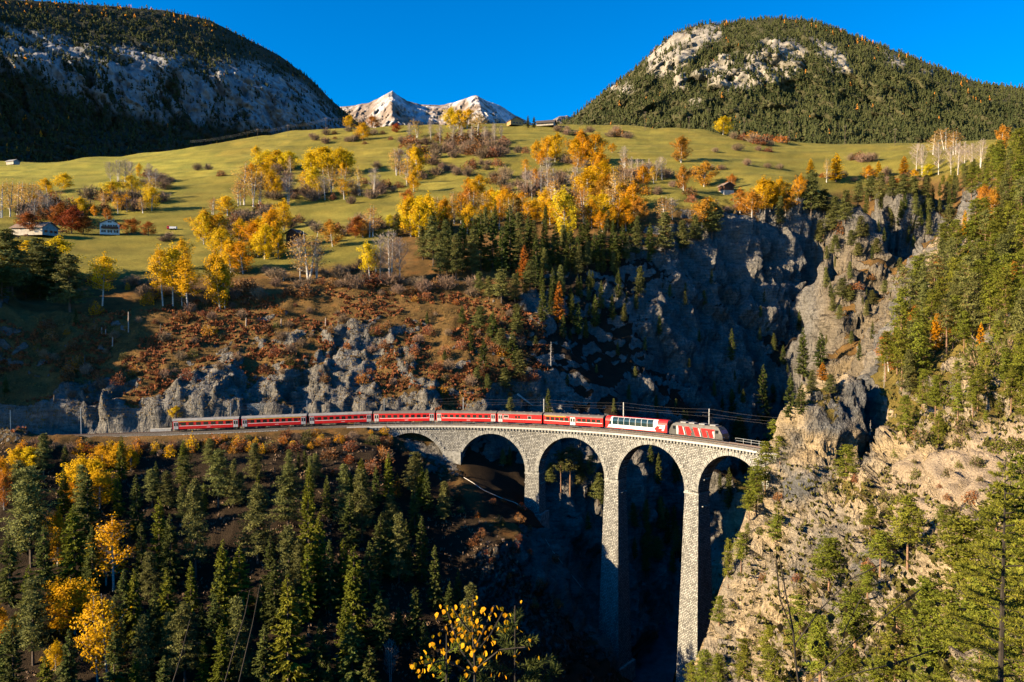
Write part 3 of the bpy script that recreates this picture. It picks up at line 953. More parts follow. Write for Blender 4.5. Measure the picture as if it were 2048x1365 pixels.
LCLIFF = [(-200,50),(20,60),(60,75),(130,72),(170,92),(250,100),(330,110),(420,135),(520,130),(600,170),(660,225),(690,262),(560,265),(470,262),(420,240),(380,262),(300,235),(230,225),(150,195),(60,150),(0,150),(-200,140)]
def lD(px, t, py):
    k = (px + 420) / 1220
    d0, d1 = 720 + 1000 * k, 1350 + 1650 * k
    g = np.interp(t, [0, 0.28, 0.66, 1, 1.6], [0, 0.42, 0.55, 1, 1.7])
    return d0 + (d1 - d0) * g
def lcol(px, py, t, P, n1, n2):
    m = soft_poly(px, py, LCLIFF, 14)
    f = fbm(P * [1, 1, 0.5], 60, 4, 90)
    st_ = fbm(P * [1, 1, 0.2], 22, 4, 98, ridged=True)
    m = np.clip(m * 1.4 * smooth(-0.22, 0.30, f + 0.25 * n2 + 0.45 * st_), 0, 1)[:, None]
    rock = np.array([0.155, 0.155, 0.155]) * (1 + 0.5 * n2[:, None] + 0.5 * f[:, None] + 0.5 * fbm(P * [1, 1, 0.16], 13, 3, 98, ridged=True)[:, None])
    return np.array([0.045, 0.045, 0.03]) * (1 - m) + rock * m
Lgrid = build_mountain('mountain_left', 'dark forested mountain with grey cliffs in shade', LCREST, [(-420,385),(0,375),(250,370),(800,370)], lD, 380, 170,
    lambda x, y, t: 62 + 25 * soft_poly(x, y, LCLIFF, 20), lcol, M['mountain'])
RCREST = [(1040,285),(1090,262),(1140,240),(1200,192),(1260,148),(1310,103),(1350,68),(1400,53),(1470,46),(1540,38),(1600,41),(1640,48),(1700,70),(1760,93),(1830,118),(1900,148),(1960,168),(2048,178),(2200,190),(2500,230)]
RCLIFFS = [[(1310,95),(1340,62),(1390,62),(1440,56),(1445,75),(1400,100),(1385,125),(1350,150),(1300,155),(1290,120)],
           [(1395,150),(1440,118),(1490,112),(1520,90),(1590,82),(1612,110),(1605,140),(1560,170),(1500,190),(1450,192),(1410,175),(1385,160)],
           [(1625,82),(1660,95),(1690,120),(1705,150),(1670,155),(1640,125)], [(1215,178),(1250,170),(1268,186),(1245,196)],
           [(1765,105),(1790,112),(1808,135),(1785,138)], [(1350,160),(1370,158),(1372,180),(1350,182)], [(1845,130),(1870,140),(1865,150),(1845,146)], [(1380,200),(1400,198),(1396,220),(1382,218)]]
def rmaskf(px, py):
    m = np.zeros(np.shape(px))
    for p in RCLIFFS: m = np.maximum(m, soft_poly(px, py, p, 7))
    return m
def rD(px, t, py):
    k = (px - 1040) / 1460
    d0, d1 = 1250 - 350 * k, 2000 - 350 * k
    return d0 + (d1 - d0) * np.interp(t, [0, 0.4, 0.8, 1, 1.6], [0, 0.48, 0.68, 1, 1.7])
def rcolr(px, py, t, P, n1, n2):
    f = fbm(P * [1, 1, 0.5], 50, 4, 95)
    m = np.clip(rmaskf(px, py) * 1.7 * smooth(-0.45, 0.0, f + 0.3 * n2), 0, 1)[:, None]
    st_ = fbm(P * [1, 1, 0.16], 13, 3, 97, ridged=True)[:, None]
    rock = np.array([0.195, 0.175, 0.145]) * (1 + 0.35 * n2[:, None] + 0.4 * f[:, None] + 0.45 * st_)
    return np.array([0.075, 0.07, 0.035]) * (1 - m) + rock * m
Rgrid = build_mountain('mountain_right', 'sunlit forested mountain with pale cliff bands', RCREST, [(1040,300),(1500,310),(2500,360)], rD, 380, 150,
    lambda x, y, t: 66 + 10 * rmaskf(x, y), rcolr, M['mountain'], 0.9, 5)
SCREST = [(520,240),(600,228),(660,216),(700,213),(740,206),(765,194),(785,183),(797,192),(815,203),(845,210),(880,211),(905,207),(930,198),(952,192),(972,203),(1000,212),(1030,232),(1075,252),(1100,244),(1118,234),(1135,232),(1165,250),(1250,275)]
def sD(px, t, py):
    b = 5600 + 1700 * t
    b = b - 900 * np.exp(-np.abs(px - 775 - (1 - t) * 30) / 60) * (1 - 0.4 * t) - 700 * np.exp(-np.abs(px - 955 - (1 - t) * 40) / 70) * (1 - 0.3 * t)
    return b + np.maximum(px - 1060, 0) * 12
def scol(px, py, t, P, n1, n2):
    f = fbm(P * [1, 1, 0.6], 260, 5, 99)
    low = smooth(0.45, 0.25, t)
    sn = np.clip(smooth(-0.1, 0.55, f + 0.5 * n2 - 0.22 + 0.40 * soft_poly(px, py, [(880,180),(1040,190),(1060,250),(900,250)], 15) - 0.7 * low), 0, 1)[:, None]
    return np.array([0.21, 0.165, 0.135]) * (1 + 0.25 * n2[:, None]) * (1 - sn) + np.array([0.48, 0.48, 0.50]) * sn
build_mountain('snowy_peaks', 'distant bare peaks dusted with snow', SCREST, [(520,330),(1250,330)], sD, 420, 90, lambda x, y, t: 230.0 + 0 * x, scol, M['peak'], 2.6, 9)
# the valley floor behind the meadow and out to the horizon
m_v = plain('valley_grass', (0.13, 0.14, 0.035), 0.95, 0.2, 0.02)
mb = MB()
mb.poly([(-12000, 1650, 170), (12000, 1650, 170), (14000, 16000, 170), (-14000, 16000, 170)])
tag(mb.build('ground', m_v), 'flat valley ground beyond the meadow crest', kind='structure')

# far woods: tens of hundreds of small trees, one mass on each mountain
def tinted_leaf(name):
    m, nt, b, out = nodes(name)
    a = nt.nodes.new('ShaderNodeAttribute'); a.attribute_name = 'leaf_colour'
    nt.links.new(a.outputs['Color'], b.inputs['Base Color'])
    b.inputs['Roughness'].default_value = 0.9
    b.inputs['Specular IOR Level'].default_value = 0.05
    return m
M['farwood'] = tinted_leaf('far_needles')
def far_tree(seed, n=16, slim=0.17):
    g = np.random.default_rng(seed)
    v = []
    for i in range(n):
        h = g.uniform(0.08, 0.86)
        a = g.uniform(0, 6.28)
        r = slim * (1 - h) ** 0.7 * g.uniform(0.8, 1.25) + 0.02
        w = 0.75
        top = min(1.0, h + g.uniform(0.12, 0.30))
        v += [(0.02 * math.cos(a), 0.02 * math.sin(a), top), (r * math.cos(a - w), r * math.sin(a - w), h - 0.05), (r * math.cos(a + w), r * math.sin(a + w), h - 0.05)]
    return np.array(v)
def far_wood(name, label, pts, hts, cols, slim=0.17):
    T_ = [far_tree(300 + i, 12, slim * (0.75 + 0.06 * i)) for i in range(10)]
    k = rng.integers(0, 10, len(pts))
    V_ = np.concatenate([T_[kk] * h + p for kk, h, p in zip(k, hts, pts)])
    nv = len(T_[0])
    F_ = np.arange(len(V_)).reshape(-1, 3)
    me = mesh_np(name, V_, F_, M['farwood'])
    setcol(me, 'leaf_colour', np.repeat(cols, nv, 0))
    o = add(name, me)
    tag(o, label, 'forest', kind='stuff')
def grid_points(G, n, region, keepf):
    P, PX, PY, T = G
    out = []
    inside = (T <= 1.0)
    a, b = P.shape[0] - 9, P.shape[1] - 1
    # area weighted by picture area
    A = np.abs((PX[1:, 1:] - PX[1:, :-1]) * (PY[1:, :-1] - PY[:-1, :-1]))[:a + 1]
    A *= ((PX[:a + 1, :-1] > region[0]) & (PX[:a + 1, :-1] < region[1]))
    pr = (A / A.sum()).ravel()
    c = rng.choice(len(pr), n, p=pr)
    i, j = c // A.shape[1], c % A.shape[1]
    u, v = rng.random(n)[:, None], rng.random(n)[:, None]
    Q = P[i, j] * (1 - u) * (1 - v) + P[i + 1, j] * u * (1 - v) + P[i, j + 1] * (1 - u) * v + P[i + 1, j + 1] * u * v
    qx, qy, qt = PX[i, j], PY[i, j], T[i, j]
    k = rng.random(n) < keepf(qx, qy, qt, Q)
    return Q[k], qx[k], qy[k], qt[k]
Q, qx, qy, qt = grid_points(Rgrid, 21000, (1030, 2200), lambda x, y, t, P: 1 - 0.9 * rmaskf(x, y) * smooth(-0.25, 0.15, fbm(P * [1, 1, 0.5], 50, 4, 95) + 0.1))
g = np.clip(0.5 + 0.5 * fbm(Q, 60, 3, 111)[:, None] + rng.normal(0, 0.18, (len(Q), 1)), 0, 1)
cols = np.array([0.028, 0.037, 0.014]) * (1 - g) + np.array([0.078, 0.082, 0.030]) * g
lar = (rng.random(len(Q)) < 0.006 * (1 + 5 * (qt > 0.93)))
cols[lar] = np.array([0.42, 0.17, 0.03])
far_wood('forest_on_sunlit_mountain', 'dense dark conifer forest covering the sunlit mountain', Q - [0, 0, 1.5], rng.uniform(6, 16, len(Q)) * (0.75 + 0.3 * rng.random(len(Q))), cols, 0.24)
Q, qx, qy, qt = grid_points(Lgrid, 15000, (-300, 760), lambda x, y, t, P: 1 - 0.9 * np.clip(1.3 * soft_poly(x, y, LCLIFF, 10) * smooth(-0.2, 0.25, fbm(P * [1, 1, 0.5], 60, 4, 90)), 0, 1))
g = np.clip(0.5 + 0.5 * fbm(Q, 60, 3, 112)[:, None] + rng.normal(0, 0.18, (len(Q), 1)), 0, 1)
cols = np.array([0.026, 0.034, 0.014]) * (1 - g) + np.array([0.072, 0.078, 0.028]) * g
lar = (rng.random(len(Q)) < np.where(qt > 0.92, 0.16, np.where((qt < 0.35) & (qx < 150), 0.04, 0.003)))
cols[lar] = np.array([0.50, 0.20, 0.02])
far_wood('forest_on_shaded_mountain', 'dark conifer forest on the shaded mountain with orange larches along its crest', Q - [0, 0, 1.5], rng.uniform(6, 17, len(Q)) * (0.75 + 0.3 * rng.random(len(Q))), cols, 0.24)
# ------------------------------------------------------------------ tree prototypes (height 20 unless said)
def blades(base, d, ln, wd, g, flat=0.5, out=None):
    """diamond leaves: base (n,3), direction (n,3), length (n,), width (n,)."""
    n = len(base)
    d = d / (np.linalg.norm(d, axis=1, keepdims=True) + 1e-9)
    up = np.tile([0, 0, 1.0], (n, 1)) + g.normal(0, flat, (n, 3))
    if out is not None:      # leaves turn their faces outwards, away from the crown's middle
        r_ = base - np.asarray(out); r_ = r_ / (np.linalg.norm(r_, axis=1, keepdims=True) + 1e-6)
        up = r_ * 1.3 + [0, 0, 0.35] + g.normal(0, 0.42, (n, 3))
    s = np.cross(d, up); s /= np.linalg.norm(s, axis=1, keepdims=True) + 1e-9
    mid = base + d * (ln * 0.45)[:, None]
    v = np.stack([base, mid + s * (wd / 2)[:, None], base + d * ln[:, None], mid - s * (wd / 2)[:, None]], 1)
    return v.reshape(-1, 3)
def quads_mesh(name, V, mat):
    return mesh_np(name, V, np.arange(len(V)).reshape(-1, 4), mat)
def spruce(seed, mat, R_=3.3, dens=1.0, H=20.0, z0=1.2, name='crown', bark='bark'):
    g = np.random.default_rng(seed)
    B, D_, L_, W_ = [], [], [], []
    nw = 34
    mb = MB()
    mb.tube([(0, 0, -1.0), (0, 0, H * 0.5), (0, 0, H * 0.97)], [0.27, 0.17, 0.03], 6)
    for i in range(nw):
        q_ = i / (nw - 1)
        z = z0 + (H - 0.5 - z0) * q_ ** 0.95
        rl0 = (R_ * (1 - q_) ** 0.82 + 0.22) * (0.55 + 0.45 * min(1, q_ / 0.12))
        nb = 6 if q_ < 0.8 else 5
        for b in range(nb):
            if g.random() < 0.10: continue
            a = g.uniform(0, 6.283)
            rl = rl0 * g.uniform(0.68, 1.18)
            m = int((3 + rl * 6.5) * dens)
            t = np.sort(g.uniform(0.12, 1.0, m))
            dr = -0.30 * (1 - q_) + 0.28 * q_
            p = np.stack([math.cos(a) * rl * t, math.sin(a) * rl * t, z + rl * (dr * t + 0.14 * t * t) + g.normal(0, 0.06, m)], 1)
            if q_ < 0.7 and g.random() < 0.4:
                mb.tube([(0, 0, z), tuple(p[-1])], [0.05, 0.015], 3, False)
            for sgn in (-1, 1):
                aa = a + sgn * g.uniform(0.25, 1.1, m) * (1.05 - t * 0.7)
                ln = (0.32 + 0.55 * (1 - t) + 0.12) * g.uniform(0.7, 1.25, m) * min(1, rl / 1.3 + 0.25)
                d = np.stack([np.cos(aa), np.sin(aa), g.normal(-0.42, 0.3, m)], 1)
                B.append(p); D_.append(d); L_.append(ln); W_.append(ln * g.uniform(0.32, 0.5, m))
    V_ = blades(np.concatenate(B), np.concatenate(D_), np.concatenate(L_), np.concatenate(W_), g, 0.55, np.concatenate(B) * [0, 0, 1])
    tip = blades(np.tile([0, 0, H - 0.9], (5, 1)) + g.normal(0, 0.05, (5, 3)), np.stack([g.normal(0, .25, 5), g.normal(0, .25, 5), np.ones(5)], 1), np.full(5, 0.9), np.full(5, 0.22), g)
    return mb.mesh('trunk', M[bark]), quads_mesh(name, np.concatenate([V_, tip]), M[mat])
def pine(seed, mat, H=20.0, low=0.35, spread=3.6, nclump=54, bark='redbark', cone=0.0):
    g = np.random.default_rng(seed)
    mb = MB()
    bend = g.normal(0, 0.5, 2)
    def axis(z):
        q_ = z / H
        return np.array([bend[0] * q_ * q_, bend[1] * q_ * q_, z])
    mb.tube([tuple(axis(z)) for z in (-1.0, H * 0.3, H * 0.6, H * 0.95)], [0.30, 0.23, 0.16, 0.04], 6)
    B, D_, L_, W_ = [], [], [], []
    for k in range(nclump):
        q_ = low + (1 - low) * (k + g.random()) / nclump
        z = H * q_ * 0.97
        a = k * 2.4 + g.normal(0, 0.4)
        prof = math.sin(min(1, (1 - q_) / (1 - low) * 1.15 + 0.12) * math.pi * 0.62) ** 0.8
        prof = prof * (1 - cone) + cone * ((1 - q_) / (1 - low)) ** 0.75
        rl = spread * prof * g.uniform(0.45, 1.15) + 0.2
        o = axis(z); e = o + np.array([math.cos(a) * rl, math.sin(a) * rl, rl * g.uniform(-0.05, 0.4)])
        if g.random() < 0.7: mb.tube([tuple(o), tuple((o + e) / 2 + [0, 0, -0.1]), tuple(e)], [0.07, 0.05, 0.02], 3, False)
        for c in range(3 if rl > 1.2 else 2):
            ce = o + (e - o) * (1 - 0.3 * c) + g.normal(0, 0.28, 3)
            m = 34
            d = g.normal(0, 1, (m, 3)); d[:, 2] = d[:, 2] * 0.55 + 0.35
            d /= np.linalg.norm(d, axis=1, keepdims=True)
            rad = g.uniform(0.15, 0.75, m) * (0.45 + 0.5 * min(1.0, prof))
            B.append(ce + d * rad[:, None] * [1.1, 1.1, 0.6]); D_.append(d)
            ln = g.uniform(0.3, 0.62, m); L_.append(ln); W_.append(ln * 0.42)
    V_ = blades(np.concatenate(B), np.concatenate(D_), np.concatenate(L_), np.concatenate(W_), g, 0.6, np.concatenate(B) * [0, 0, 1] - [0, 0, 0.6])
    return mb.mesh('trunk', M[bark]), quads_mesh('crown', V_, M[mat])
def broadleaf(seed, mat, H=20.0, W=7.0, low=0.3, n=2600, leaf=0.5, bark='birch', tall=1.0, multi=1):
    """trunk with rising limbs; leaves gathered in clumps along the twigs."""
    g = np.random.default_rng(seed)
    mb = MB()
    clumps = []
    for s_ in range(multi):
        bx, by = (g.normal(0, 0.5, 2) * (multi > 1))
        lean = g.normal(0, 0.05, 2) + np.array([bx, by]) * 0.05
        ax = lambda z: np.array([bx + lean[0] * z, by + lean[1] * z, z])
        mb.tube([tuple(ax(z)) for z in (-1.0, H * 0.35, H * 0.7, H * 0.96)], [0.24, 0.18, 0.10, 0.025], 6)
        nb = 30 // multi + 6
        for k in range(nb):
            q_ = low + (0.97 - low) * (k + g.random() * 0.7) / nb
            a = k * 2.4 + g.normal(0, 0.5)
            t = (q_ - low) / (1 - low)
            rl = W / 2 * (math.sin(min(1.0, 0.22 + t * 0.86) * math.pi) ** 0.75 + 0.10) * g.uniform(0.55, 1.1)
            o = ax(H * q_ * 0.9)
            e = o + np.array([math.cos(a) * rl, math.sin(a) * rl, rl * g.uniform(0.5, 1.1) * tall])
            e[2] = min(e[2], H)
            mb.tube([tuple(o), tuple((o + e) / 2 + [0, 0, -0.15 * rl]), tuple(e)], [0.065, 0.045, 0.015], 3, False)
            for c in (1.0, 0.72, 0.45):
                clumps.append((o + (e - o) * c + g.normal(0, 0.2, 3), 0.55 + 0.35 * g.random()))
        clumps.append((ax(H * 0.97), 0.6))
    per = max(4, int(n / len(clumps)))
    B, D_ = [], []
    for ce, r in clumps:
        if g.random() < 0.08: continue
        d = g.normal(0, 1, (per, 3)); d /= np.linalg.norm(d, axis=1, keepdims=True)
        B.append(ce + d * (r * g.random(per) ** 0.45 * W / 7.0 * 1.25)[:, None])
        dd = d + g.normal(0, 0.6, (per, 3)) + [0, 0, -0.2]
        D_.append(dd)
    B = np.concatenate(B); D_ = np.concatenate(D_)
    ln = g.uniform(0.7, 1.25, len(B)) * leaf
    return mb.mesh('trunk', M[bark]), quads_mesh('crown', blades(B, D_, ln, ln * 0.8, g, 1.2, B * [0.35, 0.35, 0.6] + [0, 0, 0.4 * H * 0.55]), M[mat])
def bare(seed, H=16.0, W=6.0, bark='birch', twig='twig', multi=1, n=46, leaves=None):
    g = np.random.default_rng(seed)
    mb = MB(); tw = MB(); tips = []
    for s_ in range(multi):
        b0 = g.normal(0, 0.6, 2) * (multi > 1)
        lean = g.normal(0, 0.04, 2) + b0 * 0.05
        ax = lambda z: np.array([b0[0] + lean[0] * z, b0[1] + lean[1] * z, z])
        mb.tube([tuple(ax(z)) for z in (-1.0, H * 0.35, H * 0.7, H * 0.98)], [0.20, 0.15, 0.09, 0.02], 5)
        nb = n // multi
        for k in range(nb):
            q_ = 0.22 + 0.76 * (k + g.random()) / nb
            a = g.uniform(0, 6.283)
            t = (q_ - 0.22) / 0.78
            rl = W / 2 * (math.sin((0.2 + 0.8 * t) * math.pi) * 0.9 + 0.15) * g.uniform(0.6, 1.15)
            o = ax(H * q_ * 0.93)
            e = o + np.array([math.cos(a) * rl, math.sin(a) * rl, rl * g.uniform(0.7, 1.4)])
            tw.tube([tuple(o), tuple((o + e) / 2 + [0, 0, -.1 * rl]), tuple(e)], [0.06, 0.045, 0.02], 3, False)
            for j in range(9):
                c = o + (e - o) * g.uniform(0.3, 1)
                f = c + np.array([g.normal(0, .5), g.normal(0, .5), g.uniform(.2, .9)]) * rl * 0.42
                tw.tube([tuple(c), tuple(f)], [0.034, 0.018], 3, False)
                tips.append(f)
    tm = mb.mesh('trunk', M[bark])
    return tm, tw.mesh('crown', M[twig])
def larch(seed, mat, H=18.0, R_=3.2):
    return spruce(seed, mat, R_, 0.75, H, 2.0)
def shrub(seed, mat, twig='brown', H=2.4, W=3.2, n=260, leaf=0.26, stems=26, tw=0.055):
    g = np.random.default_rng(seed)
    v = []
    # twigs as slender diamonds
    B, D_, L_ = [], [], []
    for k in range(stems):
        a = g.uniform(0, 6.283); r = g.random() ** 0.6 * W / 2
        e = np.array([math.cos(a) * r, math.sin(a) * r, H * (1 - 0.5 * (2 * r / W) ** 2) * g.uniform(0.65, 1.05)])
        B.append([math.cos(a) * r * 0.15, math.sin(a) * r * 0.15, -0.2]); D_.append(e - B[-1]); L_.append(np.linalg.norm(e - B[-1]))
        for j in range(4):
            c = np.array(B[k * 5]) + (e - B[k * 5]) * g.uniform(0.35, 0.9)
            dd = (e - c) + g.normal(0, 0.45, 3)
            B.append(c); D_.append(dd); L_.append(g.uniform(0.5, 1.0) * H * 0.3)
    B, D_, L_ = np.array(B), np.array(D_), np.array(L_)
    Vt = blades(B, D_, L_, np.full(len(L_), tw), g, 1.0)
    d = g.normal(0, 1, (n, 3)); d[:, 2] = np.abs(d[:, 2]); d /= np.linalg.norm(d, axis=1, keepdims=True)
    lump = 0.78 + 0.3 * vnoise(d * 2.2 + seed * 3.1, 5)
    rad = (g.random(n) ** 0.35) * lump
    P = d * rad[:, None] * [W / 2, W / 2, H]
    ln = g.uniform(0.7, 1.3, n) * leaf
    Vl = blades(P, d + g.normal(0, 0.7, (n, 3)), ln, ln * 0.7, g, 1.2)
    V_ = np.concatenate([Vt, Vl])
    nf = len(V_) // 4
    mi = np.zeros(nf, int); mi[len(Vt) // 4:] = 1
    return mesh_np('shrub', V_, np.arange(len(V_)).reshape(-1, 4), [M[twig], M[mat]], mi=mi)
PROTO = {}
def proto(kind, lst, H):
    PROTO[kind] = (lst, H)
proto('spruce', [spruce(11 + i, 'spruce', 3.0 + 0.25 * i, 1.0) for i in range(4)], 20)
proto('fresh', [spruce(31 + i, 'fresh', 3.4, 0.95) for i in range(3)], 20)
proto('pine', [pine(41 + i, 'pine', low=0.05 + 0.05 * i, spread=3.6 + 0.12 * i, nclump=96, bark='bark', cone=1.0 - 0.1 * i) for i in range(4)], 20)
proto('sunpine', [pine(51 + i, 'sunpine', low=0.08 + 0.1 * i, spread=4.0, nclump=70, cone=0.35) for i in range(4)], 20)
proto('tallpine', [pine(61 + i, 'pine', low=0.5, spread=3.0, nclump=34) for i in range(2)], 20)
for kk, mm in (('yellow', 'yellow'), ('lime', 'lime'), ('gold', 'gold'), ('orange', 'orange'), ('red', 'red')):
    proto(kk, [broadleaf(71 + i + len(PROTO) * 5, mm, 16, 8.8, 0.04, 5200, 0.46, 'birch' if kk != 'red' else 'bark') for i in range(3)], 16)
proto('tallbirch', [broadleaf(121 + i, 'yellow', 20, 7.8, 0.28, 4200, 0.42) for i in range(3)], 20)
proto('palebirch', [broadleaf(131 + i, 'pale', 18, 7.0, 0.15, 1500, 0.42, multi=2) for i in range(3)], 18)
proto('goldbare', [broadleaf(141 + i, 'gold', 18, 7.2, 0.2, 1700, 0.45) for i in range(2)], 18)
proto('bare', [bare(151 + i, 16, 6.6, multi=1 + i % 2, n=64) for i in range(3)], 16)
proto('orangelarch', [larch(161 + i, 'orange') for i in range(2)], 18)
proto('goldlarch', [larch(165 + i, 'gold') for i in range(2)], 18)
def dead(seed):
    g = np.random.default_rng(seed); a, b = MB(), MB()
    a.tube([(0, 0, -1), (0.1, 0, 8), (0, 0.1, 18)], [0.2, 0.14, 0.03], 5)
    for k in range(60):
        z = g.uniform(4, 17); an = g.uniform(0, 6.28); l = 2.4 * (1 - z / 19) + 0.3
        b.tube([(0, 0, z), (math.cos(an) * l, math.sin(an) * l, z - 0.1 * l)], [0.05, 0.015], 3, False)
    return a.mesh('trunk', M['deadwood']), b.mesh('crown', M['deadwood'])
proto('dead', [dead(5)], 18)
SHRUB = {}
for kk, mm, tw_ in (('rustbush', 'rust', 'brown'), ('orangebush', 'orange', 'brown'), ('goldbush', 'gold', 'brown'), ('brownbush', 'brown', 'brown'), ('olivebush', 'olive', 'brown'), ('redbush', 'red', 'brown'), ('greenbush', 'sunpine', 'brown')):
    SHRUB[kk] = [shrub(201 + i + len(SHRUB) * 7, mm, tw_, **(dict(n=420) if kk != 'brownbush' else dict(n=110, leaf=0.17, stems=130, tw=0.045))) for i in range(4)]
KIND = {  # object name, words for the label, category
 'spruce': ('spruce_tree', 'dark green spruce', 'spruce'), 'fresh': ('spruce_tree', 'yellow-green spruce', 'spruce'), 'pine': ('pine_tree', 'grey-green pine', 'pine'),
 'sunpine': ('mountain_pine', 'bright green pine', 'pine'), 'tallpine': ('pine_tree', 'bare-trunked tall pine', 'pine'),
 'yellow': ('aspen_tree', 'bright yellow aspen', 'aspen'), 'lime': ('aspen_tree', 'lime yellow aspen', 'aspen'), 'gold': ('aspen_tree', 'golden aspen', 'aspen'),
 'orange': ('deciduous_tree', 'orange leafy tree', 'tree'), 'red': ('cherry_tree', 'rust-red round tree', 'tree'), 'tallbirch': ('birch_tree', 'tall yellow birch with white stem', 'birch'),
 'palebirch': ('birch_tree', 'thin pale-leaved birch', 'birch'), 'goldbare': ('birch_tree', 'half-bare golden birch', 'birch'), 'bare': ('bare_tree', 'leafless pale-stemmed tree', 'tree'),
 'orangelarch': ('larch_tree', 'orange larch', 'larch'), 'goldlarch': ('larch_tree', 'golden larch', 'larch'), 'dead': ('dead_tree', 'bleached dead conifer', 'dead tree'),
 'rustbush': ('shrub', 'rust-red shrub', 'shrub'), 'orangebush': ('shrub', 'orange shrub', 'shrub'), 'goldbush': ('shrub', 'golden shrub', 'shrub'), 'brownbush': ('bare_bush', 'bare brown bush', 'bush'),
 'olivebush': ('shrub', 'olive green shrub', 'shrub'), 'redbush': ('shrub', 'red shrub', 'shrub'), 'greenbush': ('shrub', 'bright green shrub', 'shrub'),
}
PLANTS = []     # (object, kind, x, y) in picture coordinates, for the labels
TREE_N = [0]
def plant(kind, px, ytop, ybase, width=None, loc=None, h=None):
    """a tree or shrub whose foot is at (px, ybase) and whose top reaches ytop."""
    if loc is None:
        loc = hit(px, ybase)
        if loc is None: return None
        d = loc.y * CP - (loc.z - CAMZ) * SP
        h = (ybase - ytop) / FPX * d
    TREE_N[0] += 1
    k = TREE_N[0]
    rz = (k * 2.399) % 6.283
    nm = KIND[kind][0]
    if kind in SHRUB:
        me = SHRUB[kind][k % 4]
        o = add(nm, me)
        sz = h / 2.4
        sx = sz if width is None else (width / FPX * loc.y) / 3.2
        o.location = loc - Vector((0, 0, 0.1)); o.scale = (sx, sx, sz); o.rotation_euler = (0, 0, rz)
        PLANTS.append((o, kind, px, (ytop + ybase) / 2))
        return o
    lst, H0 = PROTO[kind]
    tm, cm = lst[k % len(lst)]
    o = empty(nm, loc, rz)
    sz = h / H0
    sx = sz
    if width is not None:
        W0 = {'spruce': 6.0, 'fresh': 6.2, 'pine': 6.6, 'sunpine': 7.2, 'tallpine': 5.6, 'orangelarch': 6, 'goldlarch': 6, 'tallbirch': 7.2, 'palebirch': 7, 'goldbare': 7, 'bare': 6.4, 'dead': 5}.get(kind, 8.2)
        sx = (width / FPX * loc.y) / W0
        sx = min(max(sx, sz * 0.55), sz * 1.9)
    o.scale = (sx, sx, sz)
    add('trunk', tm, o); add('crown', cm, o)
    PLANTS.append((o, kind, px, (ytop + ybase) / 2))
    return o
